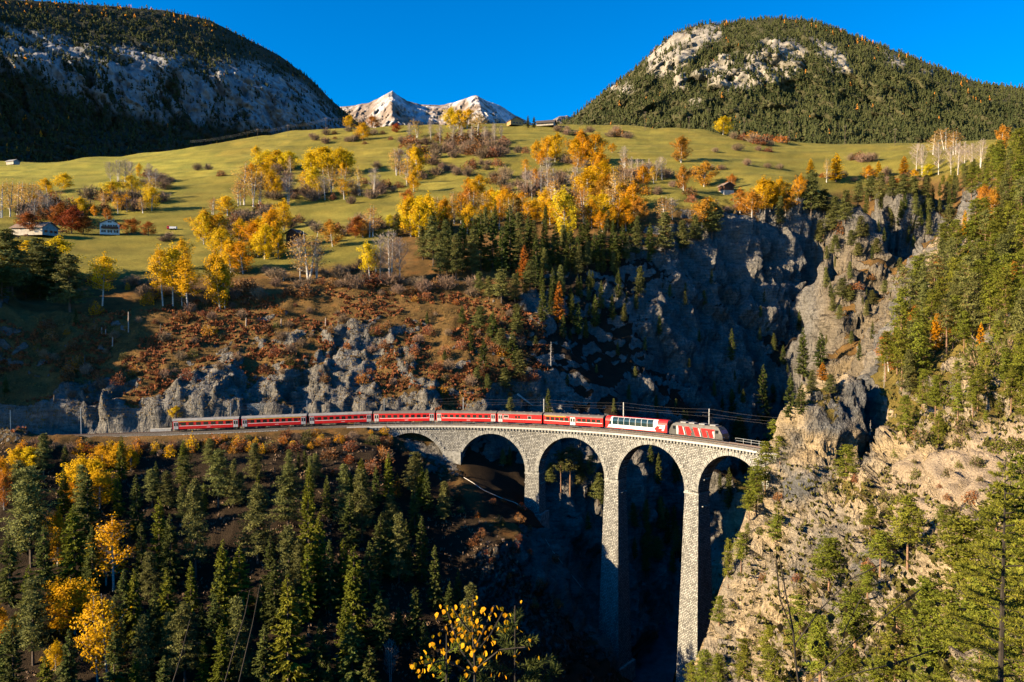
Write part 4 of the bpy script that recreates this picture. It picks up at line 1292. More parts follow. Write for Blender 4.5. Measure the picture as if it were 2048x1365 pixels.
# ------------------------------------------------------------------ plants seen one by one: kind, x, top, foot, width (picture pixels)
T = [
 # meadow, left
 ('yellow',126,347,380,46),('lime',266,350,394,30),('lime',226,362,400,36),('yellow',296,367,396,15),('gold',278,328,356,11),
 ('bare',222,322,368,20),('bare',235,318,366,26),('bare',250,316,366,30),('bare',262,322,368,24),('bare',300,325,372,22),('bare',312,335,378,20),
 ('palebirch',4,364,436,30),('palebirch',20,360,434,28),('palebirch',40,362,430,34),('palebirch',60,364,426,30),('palebirch',76,366,420,22),('gold',94,358,388,22),('bare',68,395,440,24),('bare',84,380,432,22),('bare',97,384,440,20),
 ('yellow',166,396,432,26),('gold',190,412,434,11),('orange',216,418,443,15),('red',118,405,452,36),('red',143,416,468,46),('red',64,427,472,52),('red',166,432,468,34),
 ('red',261,438,471,30),('red',297,445,472,38),('gold',412,420,480,40),('gold',434,428,482,34),('yellow',455,392,432,30),('palebirch',426,396,430,20),
 ('gold',543,414,500,34),('gold',510,444,502,48),('gold',516,470,514,34),('gold',462,478,545,40),('gold',486,482,548,36),('yellow',440,500,620,44),('tallbirch',450,520,618,34),
 ('tallbirch',326,492,612,40),('tallbirch',346,488,612,46),('tallbirch',376,512,622,46),('gold',368,478,540,30),('tallbirch',205,505,612,46),('tallbirch',364,520,612,32),
 ('yellow',56,478,552,62),('yellow',104,474,552,64),('gold',-4,486,560,24),('goldbush',297,575,610,36),('goldbush',193,600,629,32),('goldbush',427,648,664,22),('goldbush',255,560,580,12),
 ('pine',140,507,624,66),('pine',24,490,592,54),('spruce',80,515,598,46),('pine',52,500,596,40),('spruce',4,520,600,44),
 ('palebirch',612,460,560,60),('bare',600,470,560,40),('bare',632,476,556,34),('orange',665,440,494,32),
 ('yellow',514,294,322,16),('yellow',530,302,342,34),('yellow',553,300,342,36),('yellow',576,304,342,34),('yellow',622,304,350,36),('yellow',646,292,348,46),('yellow',672,296,348,38),('yellow',694,300,346,32),
 ('yellow',628,332,396,30),('palebirch',490,326,410,34),('palebirch',506,340,414,32),('palebirch',522,344,412,28),('gold',543,342,396,26),('palebirch',662,332,385,38),('palebirch',684,336,384,24),('palebirch',478,360,412,26),
 ('bare',578,350,410,30),('bare',650,350,400,30),
 # meadow, middle
 ('gold',699,231,258,20),('yellow',725,247,281,25),('orange',748,233,256,28),('orange',730,236,256,18),('red',792,248,266,30),
 ('yellow',900,215,256,22),('yellow',916,220,258,26),('yellow',934,219,258,26),('palebirch',956,226,270,30),('palebirch',836,240,276,20),('bare',820,245,280,16),('bare',862,232,284,14),('bare',880,246,288,16),('bare',905,248,292,18),('bare',925,250,292,16),('bare',944,250,294,16),('bare',968,252,290,14),('bare',990,246,288,14),('bare',1003,250,286,12),
 ('yellow',836,292,356,34),('yellow',827,342,384,22),('palebirch',790,296,350,26),('bare',800,294,350,30),('palebirch',814,320,372,24),('bare',816,300,352,24),('palebirch',718,332,392,22),('bare',745,334,392,30),
 ('gold',1072,283,322,20),('gold',1096,274,322,28),('gold',1110,268,324,28),('gold',1146,276,328,30),('gold',1164,260,330,36),('gold',1186,268,332,40),('gold',1224,288,306,12),
 ('gold',959,351,390,30),('gold',935,356,388,16),('gold',948,365,396,24),('yellow',822,392,474,38),('yellow',858,388,474,40),('orange',815,378,420,22),('lime',779,430,456,16),('yellow',838,404,476,34),
 ('palebirch',905,392,448,28),('goldbare',922,388,448,30),('palebirch',945,384,446,30),('palebirch',966,386,446,30),('goldbare',888,398,446,22),('gold',983,379,425,26),('gold',1007,376,440,32),('orange',1032,394,436,22),
 ('gold',1066,400,446,24),('gold',1084,404,448,22),('gold',1100,396,450,30),('lime',1130,376,482,40),('gold',1198,320,382,46),('gold',1176,340,404,44),('gold',1216,350,392,26),('orange',1197,360,406,26),('gold',1150,343,376,16),
 ('palebirch',1232,340,424,34),('palebirch',1250,345,424,30),('gold',1225,414,462,28),('gold',1252,408,462,30),('gold',1205,424,464,24),('redbush',1275,365,385,12),('goldbush',1290,370,390,30),
 ('bare',1050,335,396,18),('bare',1064,338,398,16),('bare',1080,330,396,18),('bare',1094,328,398,18),('bare',1108,334,396,16),('bare',1248,290,350,20),('bare',1262,312,358,14),('bare',1274,316,360,14),('bare',1286,318,362,14),('bare',1298,316,362,14),('bare',1312,318,362,16),('bare',1326,312,360,24),
 ('red',711,433,477,26),('palebirch',742,411,474,34),('orange',726,440,476,22),('tallbirch',740,482,566,30),('bare',760,466,566,36),('bare',780,458,566,54),('bare',800,472,562,34),('palebirch',752,500,566,22),('bare',566,540,562,40),
 # meadow, right
 ('yellow',1446,233,270,26),('yellow',1460,232,270,28),('gold',1428,244,262,9),('orange',1362,274,326,30),('orange',1408,325,374,36),('orange',1367,332,384,22),('orange',1463,350,378,16),
 ('goldlarch',1672,306,364,38),('palebirch',1655,318,366,16),('goldlarch',1621,317,350,28),('gold',1735,332,360,18),('goldlarch',1757,321,360,18),('goldlarch',1808,312,350,26),('lime',1854,330,356,20),('gold',1830,340,360,12),
 ('bare',1832,284,348,26),('bare',1844,288,350,20),('bare',1877,282,350,28),('bare',1902,290,350,22),('bare',1914,284,350,24),('bare',1928,282,346,26),('bare',1946,284,342,24),('bare',1958,278,338,28),('palebirch',1890,256,300,26),('palebirch',1910,262,310,28),('palebirch',1866,268,310,24),
 ('gold',1520,356,424,34),('gold',1540,358,420,30),('gold',1556,357,410,22),('gold',1597,350,396,18),('orange',1584,380,418,24),('orange',1480,378,426,24),('orange',1404,398,452,42),('gold',1420,396,430,20),('palebirch',1330,392,446,48),('bare',1345,394,440,30),
 ('orange',2005,252,300,20),
 # conifers along the lower edge of the meadow
 ('spruce',795,425,474,34),('pine',867,432,534,40),('pine',894,440,548,36),('spruce',925,436,544,36),('spruce',962,420,540,38),('spruce',986,422,536,32),('spruce',1020,410,542,50),('pine',1040,424,520,32),('spruce',1058,424,496,30),('spruce',1072,468,558,26),
 ('pine',846,452,520,32),('pine',880,462,556,34),('pine',912,468,560,34),('pine',945,458,552,34),('spruce',1004,452,552,34),('spruce',1090,440,520,28),('spruce',1110,448,530,30),('spruce',1140,452,540,30),('spruce',1171,434,510,42),('spruce',1200,452,530,32),('spruce',1225,462,530,30),('spruce',1245,450,520,26),
 ('pine',1272,432,514,26),('pine',1330,424,506,42),('pine',1365,440,506,26),('pine',1424,404,478,40),('pine',1392,430,482,30),('spruce',1300,446,512,26),
 ('pine',1622,340,432,38),('pine',1648,378,432,30),('pine',1690,380,444,34),('pine',1560,392,454,22),('pine',1670,392,440,26),('pine',1740,352,402,32),('pine',1762,346,402,32),('pine',1785,352,398,30),('pine',1806,348,396,28),('pine',1828,352,396,30),('pine',1852,350,394,26),('pine',1716,362,410,26),
 ('pine',959,543,590,24),('pine',1003,538,606,40),('pine',1030,548,604,26),('orangelarch',1048,490,566,30),('pine',1060,520,582,30),('spruce',1085,567,646,22),('spruce',1106,546,590,20),('orangelarch',1118,562,652,30),('pine',978,552,600,22),
 # slope above the line
 ('spruce',924,612,648,18),('spruce',854,622,650,10),('spruce',942,650,684,14),('pine',960,612,664,32),('spruce',986,622,684,32),('pine',1034,608,668,34),('pine',1000,656,704,30),('spruce',1025,662,728,30),('spruce',967,678,746,28),('pine',1039,700,756,40),('spruce',943,672,706,14),('pine',1010,735,782,44),('pine',955,735,764,26),('pine',975,748,778,26),
 ('pine',1070,672,690,20),('dead',1102,683,733,20),('spruce',1096,776,834,17),('pine',1020,794,830,32),('spruce',890,698,722,12),('greenbush',1163,834,848,16),('spruce',152,616,650,10),('spruce',12,752,788,16),('yellow',350,813,838,20),
 ('orangebush',142,716,745,50),('olivebush',745,655,672,16),('orangebush',75,676,690,24),('spruce',1135,746,770,10),('spruce',1140,656,680,10),
 # gorge behind the viaduct
 ('tallpine',1140,892,990,36),('tallpine',1122,900,985,26),('tallpine',1180,908,990,20),('pine',1160,900,980,24),('pine',1196,945,1012,28),('spruce',1206,960,1010,20),('spruce',1020,892,932,14),('pine',1006,898,935,14),('pine',1315,1072,1124,28),('pine',1268,1005,1056,26),('pine',1292,998,1048,18),('spruce',1176,1022,1060,16),('pine',1100,925,975,20),
 ('spruce',1599,620,662,16),('spruce',1605,654,756,30),('spruce',1641,660,738,28),('spruce',1580,746,836,28),('spruce',1525,728,846,34),('spruce',1545,766,806,22),('spruce',1602,764,830,26),('orangelarch',1645,724,764,50),('pine',1622,740,790,26),('pine',1478,830,884,38),('spruce',1463,656,722,18),('spruce',1465,782,822,22),('pine',1368,820,838,12),('spruce',1486,778,806,14),('pine',1660,748,792,24),('spruce',1566,690,730,14),
 ('pine',1720,432,476,28),('pine',1752,476,510,26),('pine',1703,460,496,20),('pine',1715,486,518,30),('pine',1800,516,544,16),('pine',1652,534,580,14),('pine',1683,556,600,30),('pine',1700,570,610,24),('pine',1665,590,624,18),('rustbush',1680,440,468,24),('rustbush',1712,560,580,40),('rustbush',1740,545,560,30),('pine',1680,610,640,20),('pine',1745,580,612,20),('pine',1770,560,590,22),('pine',1662,420,470,28),('pine',1640,440,486,24),('pine',1668,470,510,22),
 # forest below the line
 ('pine',41,928,1014,36),('pine',62,948,1134,72),('yellow',34,894,944,36),('yellow',58,892,944,36),('gold',4,915,975,26),('yellow',158,912,992,50),('yellow',184,914,1000,46),('yellow',200,938,1016,52),('gold',206,888,940,36),('gold',236,885,938,40),('gold',262,898,940,24),('pine',168,938,1050,36),('pine',88,866,950,32),('spruce',131,890,930,18),('gold',148,960,1010,36),
 ('fresh',150,1022,1172,64),('goldbare',227,1028,1180,66),('goldbare',212,1046,1170,50),('gold',115,1020,1134,36),('fresh',180,1096,1180,32),('yellow',120,1156,1268,56),('yellow',150,1150,1268,62),('goldbare',196,1182,1372,66),('goldbare',216,1178,1376,66),('gold',130,1170,1260,50),
 ('pine',66,1168,1330,62),('spruce',14,1264,1400,60),('fresh',92,1320,1430,46),('pine',130,1334,1430,50),('yellow',111,1282,1345,30),('gold',28,1230,1280,34),('gold',-4,1210,1290,36),('gold',234,1352,1400,26),('orange',8,944,1020,24),
 ('spruce',284,1054,1182,38),('spruce',342,1038,1180,46),('pine',392,974,1154,48),('pine',305,944,1014,30),('pine',338,948,1016,40),('pine',370,894,976,44),('pine',420,876,934,30),('pine',437,908,1016,44),('pine',466,926,1014,28),('pine',512,884,966,38),('spruce',597,904,940,12),('spruce',610,898,942,16),('pine',634,906,956,30),('pine',480,950,1012,26),
 ('pine',516,980,1126,60),('pine',577,946,1068,54),('fresh',618,976,1156,48),('fresh',640,1038,1196,44),('pine',580,1064,1220,54),('fresh',480,1104,1236,54),('pine',482,1206,1370,62),('spruce',523,1164,1246,28),('fresh',335,1150,1276,50),('pine',370,1218,1376,56),('pine',283,1242,1376,54),('fresh',272,1316,1410,34),('fresh',408,1286,1376,30),('fresh',578,1168,1410,78),('pine',692,938,1046,40),('pine',600,1090,1230,40),
 ('fresh',723,916,996,36),('fresh',729,964,1034,30),('spruce',753,938,1014,24),('fresh',777,915,994,18),('orangelarch',795,946,1000,20),('pine',830,902,996,44),('fresh',844,940,1010,28),('pine',784,996,1080,42),('spruce',826,986,1030,12),('spruce',826,1020,1064,12),('pine',888,970,1036,32),('spruce',762,1038,1160,44),('spruce',782,1056,1160,30),('spruce',813,1076,1164,24),('spruce',844,1042,1164,38),('spruce',813,1046,1140,26),('fresh',709,1108,1296,62),('spruce',705,1250,1400,60),('spruce',797,1220,1290,30),('bare',782,1272,1372,32),('spruce',700,1000,1100,40),
 ('spruce',740,1090,1200,40),('spruce',660,1090,1220,44),('spruce',550,1130,1260,44),('spruce',440,1130,1260,40),('spruce',250,1150,1290,44),('spruce',310,1180,1320,42),('spruce',640,1250,1400,50),('spruce',530,1260,1400,46),('spruce',430,1200,1330,40),('spruce',870,1100,1220,34),('spruce',760,1190,1300,40),('spruce',830,1180,1280,36),('spruce',20,1080,1210,50),('spruce',90,1060,1180,44),('spruce',230,1260,1400,44),('spruce',330,1320,1440,44),('spruce',740,1300,1420,46),('spruce',850,1250,1370,40),('spruce',900,1160,1250,30),
 ('rustbush',770,888,920,46),('rustbush',745,910,945,50),('orangebush',763,887,905,22),('orangebush',566,868,884,28),('rustbush',660,890,915,50),('redbush',669,932,950,24),('rustbush',590,880,900,44),('rustbush',700,878,900,40),('orangebush',640,870,890,30),('goldbush',385,866,900,34),('goldbush',340,880,912,30),('goldbush',310,878,905,24),('goldbush',270,880,912,30),('olivebush',540,876,900,36),('redbush',566,1088,1108,30),('redbush',700,905,925,30),('orangebush',480,872,895,40),('orangebush',430,866,888,40),
 # right: viaduct end and the lit rock
 ('sunpine',1547,838,912,36),('sunpine',1530,880,985,48),('sunpine',1512,930,1030,44),('sunpine',1498,985,1040,34),('sunpine',1515,1028,1082,50),('sunpine',1560,870,930,34),('sunpine',1418,1076,1182,24),('sunpine',1444,1064,1150,32),('sunpine',1456,1045,1092,18),('sunpine',1400,1190,1256,34),('sunpine',1372,1298,1396,46),('sunpine',1398,1306,1400,36),('sunpine',1450,1276,1400,50),('sunpine',1346,1320,1420,34),
 ('sunpine',1658,1074,1184,92),('sunpine',1815,988,1140,70),('sunpine',1692,888,960,50),('sunpine',1740,1010,1060,56),('sunpine',1885,1008,1058,38),('sunpine',1760,1060,1150,60),('sunpine',1600,1190,1300,60),('sunpine',1545,1290,1400,60),('sunpine',1640,1230,1380,80),('sunpine',1710,1180,1330,84),('sunpine',1790,1190,1360,84),('sunpine',1690,1290,1420,80),('sunpine',1850,1150,1330,90),('sunpine',1500,1250,1330,50),('sunpine',1860,1280,1420,90),('sunpine',1760,1310,1440,80),('sunpine',1735,1130,1200,46),
 ('sunpine',1930,1030,1240,110),('sunpine',1985,960,1230,120),('sunpine',2040,900,1190,120),('sunpine',1960,1130,1360,120),('sunpine',2050,1040,1330,120),('sunpine',1905,1180,1400,100),('sunpine',2010,1200,1440,120),
 ('dead',1740,840,896,14),('dead',1498+270,720,776,10),
]
for t_ in T:
    k_, x_, a_, b_, w_ = t_
    if k_ in ('yellow', 'gold', 'lime', 'orange', 'red', 'tallbirch', 'palebirch', 'goldbare'): w_, a_ = w_ * 1.22, a_ - 2
    if k_ in ('spruce', 'fresh', 'pine') and b_ > 1000 and x_ < 900: a_, w_ = a_ - 0.1 * (b_ - a_), w_ * 1.15
    if k_ == 'sunpine' and 1340 < x_ < 1530 and b_ > 1060: x_ += 38
    plant(k_, x_, a_, b_, w_)
# pines over the slope on the right, thickest where the picture shows the wood
def scatter(poly, n, mind, fn, seed=1, dmin=0.0, dmax=1e9, tries=40):
    g = np.random.default_rng(seed)
    p = np.array(poly, float)
    lo, hi = p.min(0), p.max(0)
    got = []
    k = 0
    while len(got) < n and k < n * tries:
        k += 1
        x, y = g.uniform(lo[0], hi[0]), g.uniform(lo[1], hi[1])
        if not in_poly(np.array([x]), np.array([y]), poly)[0]: continue
        if any((x - a) ** 2 + (y - b) ** 2 < mind ** 2 for a, b in got): continue
        loc = hit(x, y)
        if loc is None or not (dmin < loc.y < dmax): continue
        got.append((x, y))
        fn(x, y, loc, g)
def groves(poly, n, mind, kinds, hmin, hmax, seed, dmin=260):
    def fn(x, y, loc, g):
        h = g.uniform(hmin, hmax)
        plant(str(g.choice(kinds)), x, y - h / loc.y * FPX, y, h * g.uniform(0.5, 0.75) / loc.y * FPX, loc, h)
    scatter(poly, n, mind, fn, seed, dmin)
groves([(800,440),(1000,425),(1290,420),(1300,458),(1000,462),(810,482)], 30, 15, ['gold', 'gold', 'yellow', 'palebirch', 'goldbare', 'orange'], 11, 17, 301)
groves([(400,470),(570,450),(560,530),(420,548)], 9, 18, ['gold', 'gold', 'yellow', 'palebirch'], 9, 15, 302)
groves([(480,345),(700,340),(700,400),(480,412)], 10, 20, ['yellow', 'gold', 'palebirch', 'goldbare'], 10, 15, 303)
groves([(1040,330),(1330,345),(1320,395),(1050,400)], 14, 18, ['gold', 'palebirch', 'goldbare', 'bare'], 10, 15, 304)
groves([(0,410),(330,395),(330,425),(0,442)], 12, 18, ['palebirch', 'palebirch', 'goldbare', 'yellow'], 9, 14, 305)
groves([(1480,420),(1640,405),(1640,425),(1490,440)], 8, 16, ['gold', 'orange', 'goldbare'], 8, 13, 306)
groves([(0,560),(120,560),(120,600),(0,610)], 5, 18, ['spruce', 'pine'], 14, 20, 307)
def f_pine(x, y, loc, g):
    h = g.uniform(7, 14)
    kind = g.choice(['sunpine', 'sunpine', 'sunpine', 'pine', 'tallpine'])
    if g.random() < 0.15: kind, h = g.choice(['orangelarch', 'goldlarch', 'orange']), g.uniform(6, 9)
    top = y - h / loc.y * FPX
    plant(kind, x, top, y, None, loc, h)
scatter([(1760,745),(1790,690),(1835,600),(1880,515),(1950,430),(2000,375),(2056,325),(2056,700),(1960,740),(1900,720),(1870,760),(1840,800),(1770,800)], 98, 18, f_pine, 3, 120, 310)
def f_pine2(x, y, loc, g):
    h = g.uniform(3.5, 8)
    plant(g.choice(['sunpine', 'sunpine', 'greenbush', 'olivebush']) if h < 6 else 'sunpine', x, y - h / loc.y * FPX, y, None, loc, h if h > 5 else h * 0.6)
scatter([(1860,800),(1960,740),(2056,720),(2056,860),(1960,860),(1880,900),(1780,880)], 26, 24, f_pine2, 4, 60, 200)
def f_low(x, y, loc, g):
    h = g.uniform(0.7, 2.2)
    plant(g.choice(['olivebush', 'olivebush', 'greenbush', 'rustbush']), x, y - h / loc.y * FPX, y, None, loc, h)
scatter([(1560,960),(1700,940),(1800,1000),(1850,1100),(1760,1200),(1600,1250),(1480,1340),(1420,1250),(1500,1060)], 34, 22, f_low, 5, 60, 165)
scatter([(1780,900),(1860,860),(2040,900),(1950,1000),(1880,1080),(1820,960)], 16, 24, f_low, 6, 60, 165)
# wood in the shade along the top of the gorge wall
def f_shade(x, y, loc, g):
    h = g.uniform(6, 13)
    plant(g.choice(['spruce', 'spruce', 'pine']), x, y - h / loc.y * FPX, y, None, loc, h)
scatter([(1080,500),(1280,490),(1320,560),(1250,660),(1150,720),(1100,640)], 34, 16, f_shade, 8, 250)
scatter([(1700,440),(1800,400),(1900,375),(1960,380),(1900,450),(1830,500),(1760,470)], 26, 14, f_shade, 9, 280)
scatter([(1300,900),(1480,880),(1500,1000),(1400,1200),(1270,1200),(1230,1000)], 16, 24, f_shade, 10, 215)
scatter([(850,450),(1270,455),(1290,520),(1190,600),(1110,640),(1060,600),(980,560),(860,545)], 55, 15, f_shade, 13, 260)
def f_fill(x, y, loc, g, lo=9, hi=19):
    h = g.uniform(lo, hi)
    plant(g.choice(['spruce', 'pine', 'fresh', 'fresh']), x, y - h / loc.y * FPX, y, None, loc, h)
scatter([(230,950),(560,960),(760,975),(880,990),(880,1080),(560,1060),(240,1060),(20,1040)], 20, 36, lambda x, y, l, g: f_fill(x, y, l, g, 7, 13), 18, 120, 215)
scatter([(0,1010),(300,1030),(560,1060),(800,1080),(900,1120),(960,1300),(900,1420),(0,1440)], 28, 52, f_fill, 14, 120, 215)
def f_wall(x, y, loc, g):
    h = g.uniform(3, 8)
    plant(g.choice(['spruce', 'pine', 'pine']), x, y - h / loc.y * FPX, y, None, loc, h)
scatter([(1160,640),(1300,560),(1450,520),(1620,560),(1620,800),(1500,850),(1200,850)], 36, 22, f_wall, 15, 240)
scatter([(1640,470),(1780,470),(1790,600),(1740,800),(1640,780)], 16, 20, f_wall, 16, 240)
def f_top(x, y, loc, g):
    h = g.uniform(7, 13)
    plant(g.choice(['pine', 'sunpine', 'sunpine']), x, y - h / loc.y * FPX, y, None, loc, h)
scatter([(1860,390),(1960,345),(2056,305),(2056,345),(1990,380),(1930,410)], 24, 13, f_top, 17, 240)
# shrubs on the rocky slope above the line
def f_shrub(x, y, loc, g):
    h = g.uniform(1.5, 4.2)
    k = g.choice(['rustbush', 'rustbush', 'orangebush', 'brownbush', 'brownbush', 'olivebush'])
    if x > 700 and g.random() < 0.5: k = 'rustbush'
    plant(k, x, y - h / loc.y * FPX, y, None, loc, h)
scatter([(60,650),(250,640),(400,620),(560,600),(760,585),(930,600),(1040,640),(1100,720),(1090,800),(930,812),(880,790),(700,765),(500,770),(360,760),(240,770),(100,820)], 120, 19, f_shrub, 12, 215, 300)
def f_bank(x, y, loc, g):
    h = g.uniform(1.3, 3.4)
    plant(str(g.choice(['rustbush', 'orangebush', 'olivebush', 'brownbush', 'goldbush'])), x, y - h / loc.y * FPX, y, None, loc, h)
scatter([(40,893),(340,888),(560,874),(770,866),(790,890),(560,905),(40,915)], 70, 11, f_bank, 19, 190, 230)
def f_gully(x, y, loc, g):
    h = g.uniform(1.2, 3.0)
    plant(str(g.choice(['rustbush', 'rustbush', 'redbush', 'olivebush'])), x, y - h / loc.y * FPX, y, None, loc, h)
scatter([(930,985),(1040,1010),(1080,1080),(1160,1200),(1060,1250),(950,1120),(900,1010)], 22, 20, f_gully, 20, 160, 240)
# bushes on the meadow: rows and thickets
def bushes(poly, n, mind, kinds, hmin, hmax, seed):
    def fn(x, y, loc, g):
        h = g.uniform(hmin, hmax) * 1.6
        plant(g.choice(kinds), x, y - h / loc.y * FPX, y, h * g.uniform(1.3, 2.0) / loc.y * FPX, loc, h)
    scatter(poly, n, mind, fn, seed, 260)
BB = ['brownbush', 'brownbush', 'brownbush', 'rustbush']
bushes([(70,400),(200,395),(290,400),(330,380),(340,400),(270,430),(150,445),(20,450)], 28, 10, BB, 3, 6, 21)
bushes([(230,370),(340,345),(370,360),(330,385),(240,392)], 9, 9, BB, 2.5, 5, 22)
bushes([(385,335),(430,332),(430,345),(388,345)], 2, 12, BB, 3, 5, 23)
bushes([(440,450),(500,430),(560,410),(560,440),(500,480),(445,488)], 12, 10, BB, 3, 5.5, 24)
bushes([(480,330),(560,340),(600,380),(640,400),(600,420),(520,400),(480,370)], 16, 10, BB, 3, 6, 25)
bushes([(690,345),(760,380),(770,400),(700,405)], 6, 10, BB, 3, 5, 26)
bushes([(620,270),(700,262),(790,268),(780,284),(700,292),(620,288)], 16, 9, BB, 2, 4.5, 27)
bushes([(800,285),(1000,275),(1020,300),(990,320),(830,312)], 28, 9, BB, 3, 6.5, 28)
bushes([(740,330),(860,325),(1000,330),(1010,345),(860,350),(760,345)], 16, 10, BB, 2.5, 5, 29)
bushes([(985,360),(1120,350),(1200,390),(1130,405),(1010,400)], 21, 10, BB, 3, 6, 30)
bushes([(1230,350),(1330,340),(1345,362),(1240,372)], 9, 10, BB, 3, 5, 31)
bushes([(1110,260),(1260,262),(1260,278),(1120,272)], 10, 9, BB, 2.5, 5, 32)
bushes([(1462,276),(1565,285),(1560,295),(1470,285)], 9, 7, ['brownbush', 'rustbush', 'orangebush'], 3, 6, 33)
bushes([(1430,300),(1480,297),(1480,304),(1430,306)], 2, 9, BB, 2, 4, 34)
bushes([(1505,300),(1540,298),(1540,306),(1508,306)], 2, 10, BB, 2, 3, 35)
bushes([(1700,318),(1790,316),(1790,326),(1702,328)], 5, 8, BB, 2.5, 4.5, 36)
bushes([(1640,355),(1740,350),(1880,350),(1880,368),(1700,372)], 14, 9, BB + ['orangebush'], 2, 4, 37)
bushes([(600,560),(780,565),(960,575),(960,600),(700,585),(600,580)], 21, 10, BB, 1.8, 4, 38)
bushes([(160,560),(460,575),(620,565),(620,600),(400,610),(250,600),(160,590)], 21, 11, BB + ['goldbush'], 1.8, 4, 39)
bushes([(460,545),(760,540),(740,560),(470,562)], 12, 11, BB, 1.8, 3.6, 40)
bushes([(1330,380),(1440,385),(1480,425),(1380,430)], 5, 12, BB, 1.8, 3.4, 41)
bushes([(330,470),(345,480),(335,494),(322,488)], 2, 8, BB, 2, 3, 42)
bushes([(700,425),(760,450),(750,478),(690,478)], 5, 10, BB, 2, 4, 43)
bushes([(430,350),(700,395),(900,340),(1000,350),(1000,362),(900,352),(700,410),(440,365)], 18, 14, BB, 2.5, 4.5, 44)
bushes([(800,300),(1040,300),(1240,340),(1240,352),(1040,318),(800,318)], 22, 13, BB, 2.5, 5, 45)
bushes([(1300,395),(1420,330),(1560,330),(1560,340),(1430,345),(1310,412)], 10, 16, BB, 2, 3.5, 46)
bushes([(560,440),(700,455),(800,440),(800,455),(700,475),(560,460)], 14, 14, BB, 2, 4, 47)
# dry grass and low growth, past counting
def tufts(name, label, polys, n, hmin, hmax, mat, seed, dmin, dmax, blades_n=5, wfac=0.16, thin=None, norock=False):
    g = np.random.default_rng(seed)
    pts = []
    areas = [abs(np.ptp([p[0] for p in q_]) * np.ptp([p[1] for p in q_])) for q_ in polys]
    for q_, a in zip(polys, areas):
        p = np.array(q_, float); lo, hi = p.min(0), p.max(0)
        m = int(n * a / sum(areas))
        xs, ys = g.uniform(lo[0], hi[0], m), g.uniform(lo[1], hi[1], m)
        k = in_poly(xs, ys, q_)
        for x, y in zip(xs[k], ys[k]):
            l_ = hit(x, y)
            if l_ is not None and dmin < l_.y < dmax and not (norock and rock_at(l_) > 0.5): pts.append(l_)
    P = np.array([tuple(p) for p in pts])
    if thin is not None: P = P[fbm(P, thin[0], 3, seed) > thin[1]]
    P = np.repeat(P, blades_n, 0) + g.normal(0, 0.22, (len(P) * blades_n, 3)) * [1, 1, 0.1]
    d = np.stack([g.normal(0, 0.6, len(P)), g.normal(0, 0.6, len(P)), np.ones(len(P))], 1)
    ln = g.uniform(hmin, hmax, len(P))
    V_ = blades(P - [0, 0, 0.05], d, ln, ln * wfac * g.uniform(0.7, 1.4, len(P)), g, 1.0)
    o = add(name, quads_mesh(name, V_, M[mat])); tag(o, label, 'grass', kind='stuff')
SLOPE = [(0,640),(250,620),(420,600),(700,570),(960,590),(1090,640),(1100,810),(880,822),(600,800),(320,830),(60,860),(0,870)]
tufts('dry_grass', 'tawny dry grass covering the slope above the track', [SLOPE], 7000, 0.3, 0.8, 'grass', 71, 205, 310, 5, 0.28)
tufts('leafy_undergrowth', 'rusty low undergrowth scattered over the rocky slope', [SLOPE], 9000, 0.4, 1.15, 'rust', 72, 205, 310, 9, 0.6, thin=(11, -0.08), norock=True)
tufts('ground_cover', 'low green and tan ground cover on the right-hand pine slope', [[(1760,760),(1880,520),(2056,340),(2056,900),(1960,900),(1780,900)], [(1560,930),(1760,930),(1950,1050),(1900,1365),(1420,1365)]], 2600, 0.3, 0.9, 'olive', 73, 40, 310, 7, 0.5)
tufts('forest_undergrowth', 'brown undergrowth between the trees below the track', [[(0,884),(400,880),(780,866),(900,960),(1180,1280),(1180,1365),(0,1365)]], 4200, 0.3, 0.9, 'brown', 74, 140, 225, 7, 0.3, thin=(14, -0.1))
# ------------------------------------------------------------------ train
def paint(name, col, rough=0.35, dirt=0.25):
    m, nt, b, out = nodes(name)
    c = objcoord(nt)
    n = noise(nt, 1.3, 5, 0.65, c)
    nt.links.new(ramp(nt, n, [(0.25, tuple(x * (1 - dirt) for x in col)), (0.6, col)]), b.inputs['Base Color'])
    b.inputs['Roughness'].default_value = rough
    b.inputs['Specular IOR Level'].default_value = 0.4
    return m
M['red_paint'] = paint('red_coach_paint', (0.58, 0.012, 0.012))
M['white_paint'] = paint('white_coach_paint', (0.80, 0.79, 0.76), 0.4, 0.12)
M['yellow_paint'] = paint('yellow_stripe_paint', (0.75, 0.45, 0.03))
M['grey_roof'] = paint('grey_roof_paint', (0.27, 0.26, 0.25), 0.6, 0.4)
M['brown_roof'] = paint('dusty_brown_roof_paint', (0.14, 0.12, 0.105), 0.7, 0.4)
M['silver'] = paint('silver_door_paint', (0.50, 0.48, 0.47), 0.4)
M['under'] = paint('dark_underframe', (0.035, 0.032, 0.03), 0.8)
M['rubber'] = paint('black_bellows', (0.015, 0.015, 0.016), 0.9)
M['loco_grey'] = paint('mottled_grey_livery', (0.085, 0.08, 0.074), 0.45, 0.6)
def glassmat(name, col, rough=0.08):
    m, nt, b, out = nodes(name)
    b.inputs['Base Color'].default_value = (*col, 1)
    b.inputs['Roughness'].default_value = rough
    b.inputs['Specular IOR Level'].default_value = 0.8
    return m
M['glass'] = glassmat('dark_window_glass', (0.012, 0.013, 0.016))
M['blueglass'] = glassmat('blue_windscreen_glass', (0.03, 0.10, 0.32))
M['panoglass'] = glassmat('tinted_panorama_glass', (0.012, 0.03, 0.035), 0.05)
def place(o, sc, L):
    b = L * 0.36
    xa, ya, _ = tr(sc - b); xb, yb, _ = tr(sc + b)
    o.location = ((xa + xb) / 2, (ya + yb) / 2, zr(sc))
    o.rotation_euler = (0, math.atan2(0.02, 1), math.atan2(yb - ya, xb - xa))
